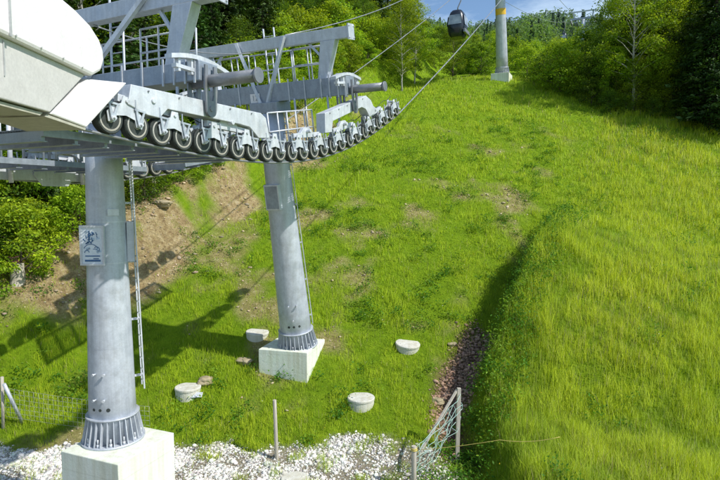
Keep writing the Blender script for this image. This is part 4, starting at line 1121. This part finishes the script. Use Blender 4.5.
# ------------------------------------------------------------------ gondola cabins
def superloop(c, hx, hy, n=28, k=3.2):
    out = []
    for j in range(n):
        a = 2 * math.pi * j / n; ca_, sa_ = math.cos(a), math.sin(a)
        out.append(c + U * (hx * math.copysign(abs(ca_) ** (2 / k), ca_)) + O * (hy * math.copysign(abs(sa_) ** (2 / k), sa_)))
    return out
def loft(mb, levels, n=28):
    vs = [p for l in levels for p in l]; k = len(levels)
    mb.smooth = True; mb.add(vs, [(i * n + j, i * n + (j + 1) % n, (i + 1) * n + (j + 1) % n, (i + 1) * n + j) for i in range(k - 1) for j in range(n)]); mb.smooth = False
    mb.add(levels[0], [tuple(reversed(range(n)))]); mb.add(levels[-1], [tuple(range(n))])
def gondola(g, label, drop):
    """g: grip point on the rope; drop: roof to grip"""
    top = g - Vector((0, 0, drop)); H = 2.43; floor = top - Vector((0, 0, H))
    root = thing('gondola_cabin', floor, label, 'gondola cabin')
    Z = Vector((0, 0, 1))
    pr_ = [(z * 1.08, a * .86, b * .86) for z, a, b in ((0, .62, .58), (.06, .84, .74), (.28, 1.0, .86), (.7, 1.10, .95), (1.05, 1.10, .96), (1.7, 1.0, .84), (2.02, .86, .68), (2.17, .68, .52), (2.25, .4, .3))]
    mb = MB(); loft(mb, [superloop(floor + Z * z, a, b) for z, a, b in pr_]); mb.build('cabin_shell', M['cabin'], root)
    mb = MB()
    def hw(z):
        for (z0, a0, b0), (z1, a1, b1) in zip(pr_[:-1], pr_[1:]):
            if z0 <= z <= z1: t = (z - z0) / (z1 - z0); return a0 + (a1 - a0) * t, b0 + (b1 - b0) * t
    for sg in (-1, 1):
        for (u0, u1) in ((-.62, -.04), (.04, .62)):
            mb = MB(); za, zb = 1.0, 1.82; ya, yb = hw(za)[1] + .004, hw(zb)[1] + .004
            pts = [floor + U * u0 + O * sg * ya + Z * za, floor + U * u1 + O * sg * ya + Z * za, floor + U * (u1 * .9) + O * sg * yb + Z * zb, floor + U * (u0 * .9) + O * sg * yb + Z * zb]
            mb.prism(pts, O * (sg * .012)); mb.build('window', M['glass'], root)
        mb = MB(); za, zb = 1.0, 1.85; xa, xb = hw(za)[0] + .004, hw(zb)[0] + .004
        pts = [floor + U * sg * xa - O * .62 + Z * za, floor + U * sg * xa + O * .62 + Z * za, floor + U * sg * xb + O * .52 + Z * zb, floor + U * sg * xb - O * .52 + Z * zb]
        mb.prism(pts, U * (sg * .012)); mb.build('window', M['glass'], root)
    mb = MB(); yk = hw(.3)[1] + .10
    mb.box(floor + O * yk + Z * .42, U, O, Z, .8, .10, .16); mb.build('ski_rack', M['dark_steel'], root, bevel=.03)
    mb = MB(); mb.poly([top - Z * .02, top + Z * .25, top + Z * (drop * .55) + O * .28, top + Z * (drop - .12) + O * .24, g + Z * .02], [.06, .055, .05, .05, .06], 8); mb.build('hanger_arm', M['dark_steel'], root)
    mb = MB(); mb.box(g + Z * .06, U, O, Z, .35, .10, .13); mb.build('grip', M['dark_steel'], root, bevel=.02)
    return root
gondola(grip, 'dark rounded cabin hanging near the top of the picture left of the far tower', 1.55)
gondola(grip2, 'small distant cabin hanging beside the tiny tower on the hill', 2.6)

# ------------------------------------------------------------------ station hood
hood = thing('station_hood', (-5.6, 3, 1.1), 'white and grey lift station hood jutting in at the upper left', 'station hood')
mb = MB()
ys = [(-1, 1.85), (8.22, 1.85), (8.48, 1.98), (8.60, 2.16), (8.58, 2.32), (8.47, 2.45), (8.2, 2.58), (7.8, 2.66), (7.4, 2.70), (-1, 2.72)]
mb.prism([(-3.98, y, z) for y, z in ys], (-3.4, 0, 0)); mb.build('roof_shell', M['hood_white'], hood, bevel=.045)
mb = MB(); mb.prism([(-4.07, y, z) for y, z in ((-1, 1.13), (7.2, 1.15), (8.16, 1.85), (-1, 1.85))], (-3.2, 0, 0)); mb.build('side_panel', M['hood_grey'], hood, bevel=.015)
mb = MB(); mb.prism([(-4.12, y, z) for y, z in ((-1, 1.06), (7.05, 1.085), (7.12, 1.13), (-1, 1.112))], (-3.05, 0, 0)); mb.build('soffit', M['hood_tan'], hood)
ns = [(7.25, 1.14), (8.2, 1.80), (9.22, 1.96), (8.10, 1.07)]
mb = MB(); X0 = [-4.10, -4.06, -3.90, -4.05]
front = [Vector((x, y, z)) for x, (y, z) in zip(X0, ns)]; back = [p + Vector((-.95, .12, 0)) for p in front]
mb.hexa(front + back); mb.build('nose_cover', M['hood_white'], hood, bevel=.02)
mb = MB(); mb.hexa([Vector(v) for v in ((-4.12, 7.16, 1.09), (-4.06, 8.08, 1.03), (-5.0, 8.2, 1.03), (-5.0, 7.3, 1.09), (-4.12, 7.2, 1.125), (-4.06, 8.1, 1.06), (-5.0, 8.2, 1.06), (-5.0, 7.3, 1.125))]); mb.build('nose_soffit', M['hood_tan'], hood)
mb = MB(); mb.box((-3.972, 6.30, 2.28), (0, 1, 0), (0, 0, 1), (1, 0, 0), .016, .42, .008); mb.box((-4.062, 6.30, 1.62), (0, 1, .4), (0, 0, 1), (1, 0, 0), .008, .2, .006); mb.build('panel_seam', M['seam'], hood)
for k in range(9):
    y = 3.9 + k * .5; mb = MB(); mb.tube((-3.99, y, 1.90), (-3.968, y, 1.90), .013, n=8); mb.build('rivet', M['seam'], hood)

# ------------------------------------------------------------------ wells, posts, fences, small things
def well(px, py, wpx, label, h=.34, tip=(0, 0)):
    p = gpix(px, py + 4); r = wpx * p.y / F / 2
    z = p.z - .05
    root = thing('well_ring', (p.x, p.y, z - .3), label, 'well cover', 'concrete well covers on the slope')
    mb = MB(); mb.lathe((p.x, p.y, z - .3), (0, 0, 1), [(0, r * .96), (.3 + h * .8, r * .96), (.3 + h * .84, r * .9)], 36); mb.build('ring', M['well'], root)
    mb = MB(); mb.lathe((p.x, p.y, z + h * .845), (0, 0, 1), [(0, r * 1.0), (.06, r * 1.01), (.085, r * .97), (.09, r * .2)], 36)
    for a in (.4, 3.5): mb.tube((p.x + math.cos(a) * r * .6, p.y + math.sin(a) * r * .6, z + h * .845 + .07), (p.x + math.cos(a) * r * .6, p.y + math.sin(a) * r * .6, z + h * .845 + .1), .04, n=8)
    mb.build('lid', M['well'], root)
    root.rotation_euler = (tip[0], tip[1], 0)
well(188, 388, 26, 'concrete well cover with grey lid in the grass left of the leaning tower block', .20)
well(257, 330, 23, 'round concrete well cover just uphill left of the leaning tower', .10, (.05, .05))
well(407, 341, 25, 'round concrete well cover alone in the grass to the right of the leaning tower', .08, (.12, .06))
well(361, 398, 28, 'concrete well cover below and right of the leaning tower block', .18)
well(295, 477, 29, 'flat well cover in the white gravel at the bottom edge', .06)

def wood_post(p, q, r, label, group=None, square=True):
    p, q = Vector(p), Vector(q); mb = MB()
    if square: mb.bar(p, q, r * 2, r * 2, (0, 1, .1)); 
    else: mb.poly([p, p.lerp(q, .5), q], [r * 1.05, r, r * .95], 12)
    o = mb.build('fence_post', M['post'], None, origin=p, bevel=.008)
    return tag(o, label, 'fence post', group)
def at(px, py, Y): d = ray(px, py); return d * (Y / d.y)
pA = gpix(277, 459); wood_post(pA - Vector((0, 0, .3)), at(274.5, 400, pA.y - .05), .058, 'grey wooden post standing alone beside the white gravel', 'wooden fence posts', False)
YB = 14.6; gB = at(414, 446, YB)
wood_post((gB.x, YB, gz(gB.x, YB) - .3), gB, .075, 'short wooden post with yellow cord tied round its top', 'wooden fence posts', False)
YC = 16.4; gC = at(459, 388, YC); bC = at(457, 458, YC - .25)
wood_post(bC - Vector((0, 0, .4)), gC, .058, 'taller wooden post at the lower end of the ditch', 'wooden fence posts')
pe = at(419, 446, YB + .5)
mb = MB(); mb.bar(gC - Vector((.06, 0, .06)), pe - Vector((0, 0, .25)), .07, .05); tag(mb.build('brace_pole', M['post'], None, origin=pe), 'slanted wooden brace leaning against the ditch post', 'brace')
# cord
mb = MB(); e1 = gB + Vector((0, 0, -.12)); a2 = at(500, 440, 13.6); a2.z = max(a2.z, gz(a2.x, a2.y) + .35); a3 = at(560, 437, 13.0); a3.z = max(a3.z, gz(a3.x, a3.y) + .3)
for k in range(3): mb.poly([e1 + Vector((math.cos(a) * .085, math.sin(a) * .085, .03 * k)) for a in np.linspace(0, 6.28, 14)], .011, 6)
mb.poly(span(e1 + Vector((.08, 0, 0)), a2, .03, 8) + span(a2, a3, .08, 8)[1:], .007, 6)
mb.poly([e1 + Vector((.08, 0, .02)), e1 + Vector((.12, -.02, -.06)), e1 + Vector((.10, -.02, -.14))], .012, 6)
tag(mb.build('cord', M['orange_cord'], None, origin=e1), 'yellow cord stretched from the short post across the grass', 'cord')
# crumpled netting between the two posts
def net(name, A, B, h, nc, nr, sag, mat, label, cat, r=.006, jit=.06, group=None):
    mb = MB(); pr = random.Random(3); A, B = Vector(A), Vector(B); side = (B - A).cross(Vector((0, 0, 1))).normalized()
    G = [[A.lerp(B, i / nc) - Vector((0, 0, h * j / nr + sag * 4 * (i / nc) * (1 - i / nc))) + side * pr.uniform(-jit, jit) + Vector((pr.uniform(-jit, jit), 0, pr.uniform(-jit, jit))) for j in range(nr + 1)] for i in range(nc + 1)]
    for j in range(nr + 1): mb.poly([G[i][j] for i in range(nc + 1)], r, 5)
    for i in range(nc + 1): mb.poly([G[i][j] for j in range(nr + 1)], r, 5)
    return tag(mb.build(name, M[mat], None, origin=A, recalc=False), label, cat, group)
net('safety_net', gC - Vector((0, .05, .15)), gB + Vector((.0, .12, -.15)), .95, 9, 6, .18, 'net', 'sagging pale green netting strung between the two ditch posts', 'net', .009, .07)
# left fence: steel post, brace pipe, wire netting
b0 = gpix(3, 428); pL = at(2, 377, b0.y - .1); gL = (b0.x, b0.y, b0.z - .3)
mb = MB(); mb.poly([gL, pL], .05, 10); tag(mb.build('fence_post', M['post'], None, origin=gL, bevel=0), 'brown post at the left picture edge with a pipe brace', 'fence post')
bq = gpix(25, 419); mb = MB(); mb.poly([bq - Vector((0, .1, .15)), at(4, 384, b0.y - .3)], .055, 12); tag(mb.build('brace_pole', M['galv'], None, origin=bq), 'grey metal pipe slanting down from the left edge post', 'brace')
wB = gpix(150, 432)
net('wire_fence', pL + Vector((.1, -.05, -.35)), Vector((wB.x, wB.y, wB.z + .85)), .95, 30, 6, .05, 'wire', 'thin wire mesh fence running behind the nearest tower', 'fence', .0035, .004)
# small white plate by the well
pp = gpix(197, 399); mb = MB(); mb.box(pp + Vector((0, 0, .14)), Vector((1, .1, 0)).normalized(), Vector((0, .8, .6)), Vector((0, -.6, .8)), .19, .10, .012)
tag(mb.build('tile', M['light_steel'], None, origin=pp), 'small pale plate lying in the grass below the left well cover', 'plate')
# stump with pink flowers on the left bank
ps = gpix(18, 280); mb = MB(); mb.lathe(ps - Vector((0, 0, .3)), (0, 0, 1), [(0, .34), (.3, .27), (.75, .24), (.95, .23), (.96, .05)], 18)
stp = mb.build('tree_stump', M['post'], None, origin=ps); tag(stp, 'cut grey tree stump on the bank at the left edge', 'tree stump')
M['pink'] = metal_mat('pink_petals', (.65, .18, .30), (.80, .35, .45), 0, .6, False)
mb = MB()
for k in range(40):
    c = ps + Vector((rnd.uniform(-.32, .1), rnd.uniform(-.2, .1), .68 + rnd.uniform(0, .22))); a = rnd.uniform(0, 6.28)
    for j in range(4): mb.prism([c, c + Vector((math.cos(a + j * 1.57) * .05, math.sin(a + j * 1.57) * .05, .02)), c + Vector((math.cos(a + j * 1.57 + .6) * .05, math.sin(a + j * 1.57 + .6) * .05, .025))], (0, 0, .004))
tag(mb.build('flowers', M['pink'], None, origin=ps), 'small pink flowers on the grey tree stump', 'flowers')
# short grey post among the bushes left of the second tower
px_ = gpix(154, 192); mb = MB(); mb.poly([px_ - Vector((0, 0, .3)), px_ + Vector((0, 0, 1.0))], [.13, .11], 12); tag(mb.build('fence_post', M['post'], None, origin=px_), 'short thick grey stake among the bushes between the two towers', 'post')
# larger stones
RK = [(283, 212, .22, 'pale flat stone on the bare bank just left of the leaning shaft'), (452, 345, .16, 'pale stone at the left lip of the ditch'), (437, 402, .2, 'yellowish stone beside the lower end of the ditch'),
      (205, 382, .26, 'flat tan stone beside the left well cover'), (163, 205, .4, 'grey boulder on the crest of the bare bank'), (245, 362, .25, 'tan stone in the shadow left of the leaning tower block')]
for px, py, s_, lb in RK:
    p = gpix(px, py); bm = bmesh.new(); bmesh.ops.create_icosphere(bm, subdivisions=3, radius=1)
    for vtx in bm.verts:
        c = vtx.co; n_ = 1 + .25 * math.sin(c.x * 3.1 + px) * math.sin(c.y * 2.7 + py) + .12 * math.sin(c.z * 5 + px) + .06 * math.sin(c.x * 9 + c.y * 7)
        vtx.co = Vector((c.x * 1.25, c.y, c.z * .55)) * s_ * n_
    me = bpy.data.meshes.new('rock'); bm.to_mesh(me); bm.free(); me.materials.append(M['rock'] if 'rock' in M else M.setdefault('rock', concrete_mat('pale_rock', (.34, .28, .19), (.56, .48, .34), 0)))
    tag(link('rock', me, None, p + Vector((0, 0, s_ * .15))), lb, 'rock')

# ------------------------------------------------------------------ sky and sun
SAZ = R(115); SEL = R(46)         # azimuth clockwise from +Y
w = bpy.data.worlds.new('World'); scene.world = w; w.use_nodes = True
nt = w.node_tree; bg = nt.nodes['Background']
sky = nt.nodes.new('ShaderNodeTexSky'); sky.sky_type = 'NISHITA'; sky.sun_disc = False
sky.sun_elevation = SEL; sky.sun_rotation = SAZ; sky.altitude = 800; sky.air_density = 1.0; sky.dust_density = 1.2; sky.ozone_density = 1.5
tc = nt.nodes.new('ShaderNodeTexCoord'); mp = nt.nodes.new('ShaderNodeMapping'); mp.inputs['Scale'].default_value = (2.0, 2.0, 7.0); nt.links.new(tc.outputs['Generated'], mp.inputs[0])
cl = noise(nt, 1.6, 7, .6, mp.outputs[0]); cf = ramp(nt, cl, [(.48, (0, 0, 0)), (.75, (.75, .75, .75))])
skc = mixcol(nt, cf, sky.outputs[0], (7.5, 8.0, 8.6))
skc = mixcol(nt, 1.0, skc, (1.0, 1.10, 1.14), 'MULTIPLY')
nt.links.new(skc, bg.inputs['Color']); bg.inputs['Strength'].default_value = .15
sd = bpy.data.lights.new('sun', 'SUN'); sd.energy = 5.0; sd.angle = R(.7); sd.color = (1.0, .955, .87)
so = bpy.data.objects.new('sun', sd); COL.objects.link(so)
dv = Vector((math.sin(SAZ) * math.cos(SEL), math.cos(SAZ) * math.cos(SEL), math.sin(SEL)))
so.rotation_euler = (-dv).to_track_quat('-Z', 'Y').to_euler(); so.location = dv * 60

scene.view_settings.view_transform = 'Standard'; scene.view_settings.look = 'None'; scene.view_settings.exposure = 0; scene.view_settings.gamma = 1
scene.render.engine = 'CYCLES'; scene.cycles.max_bounces = 5; scene.cycles.transparent_max_bounces = 4
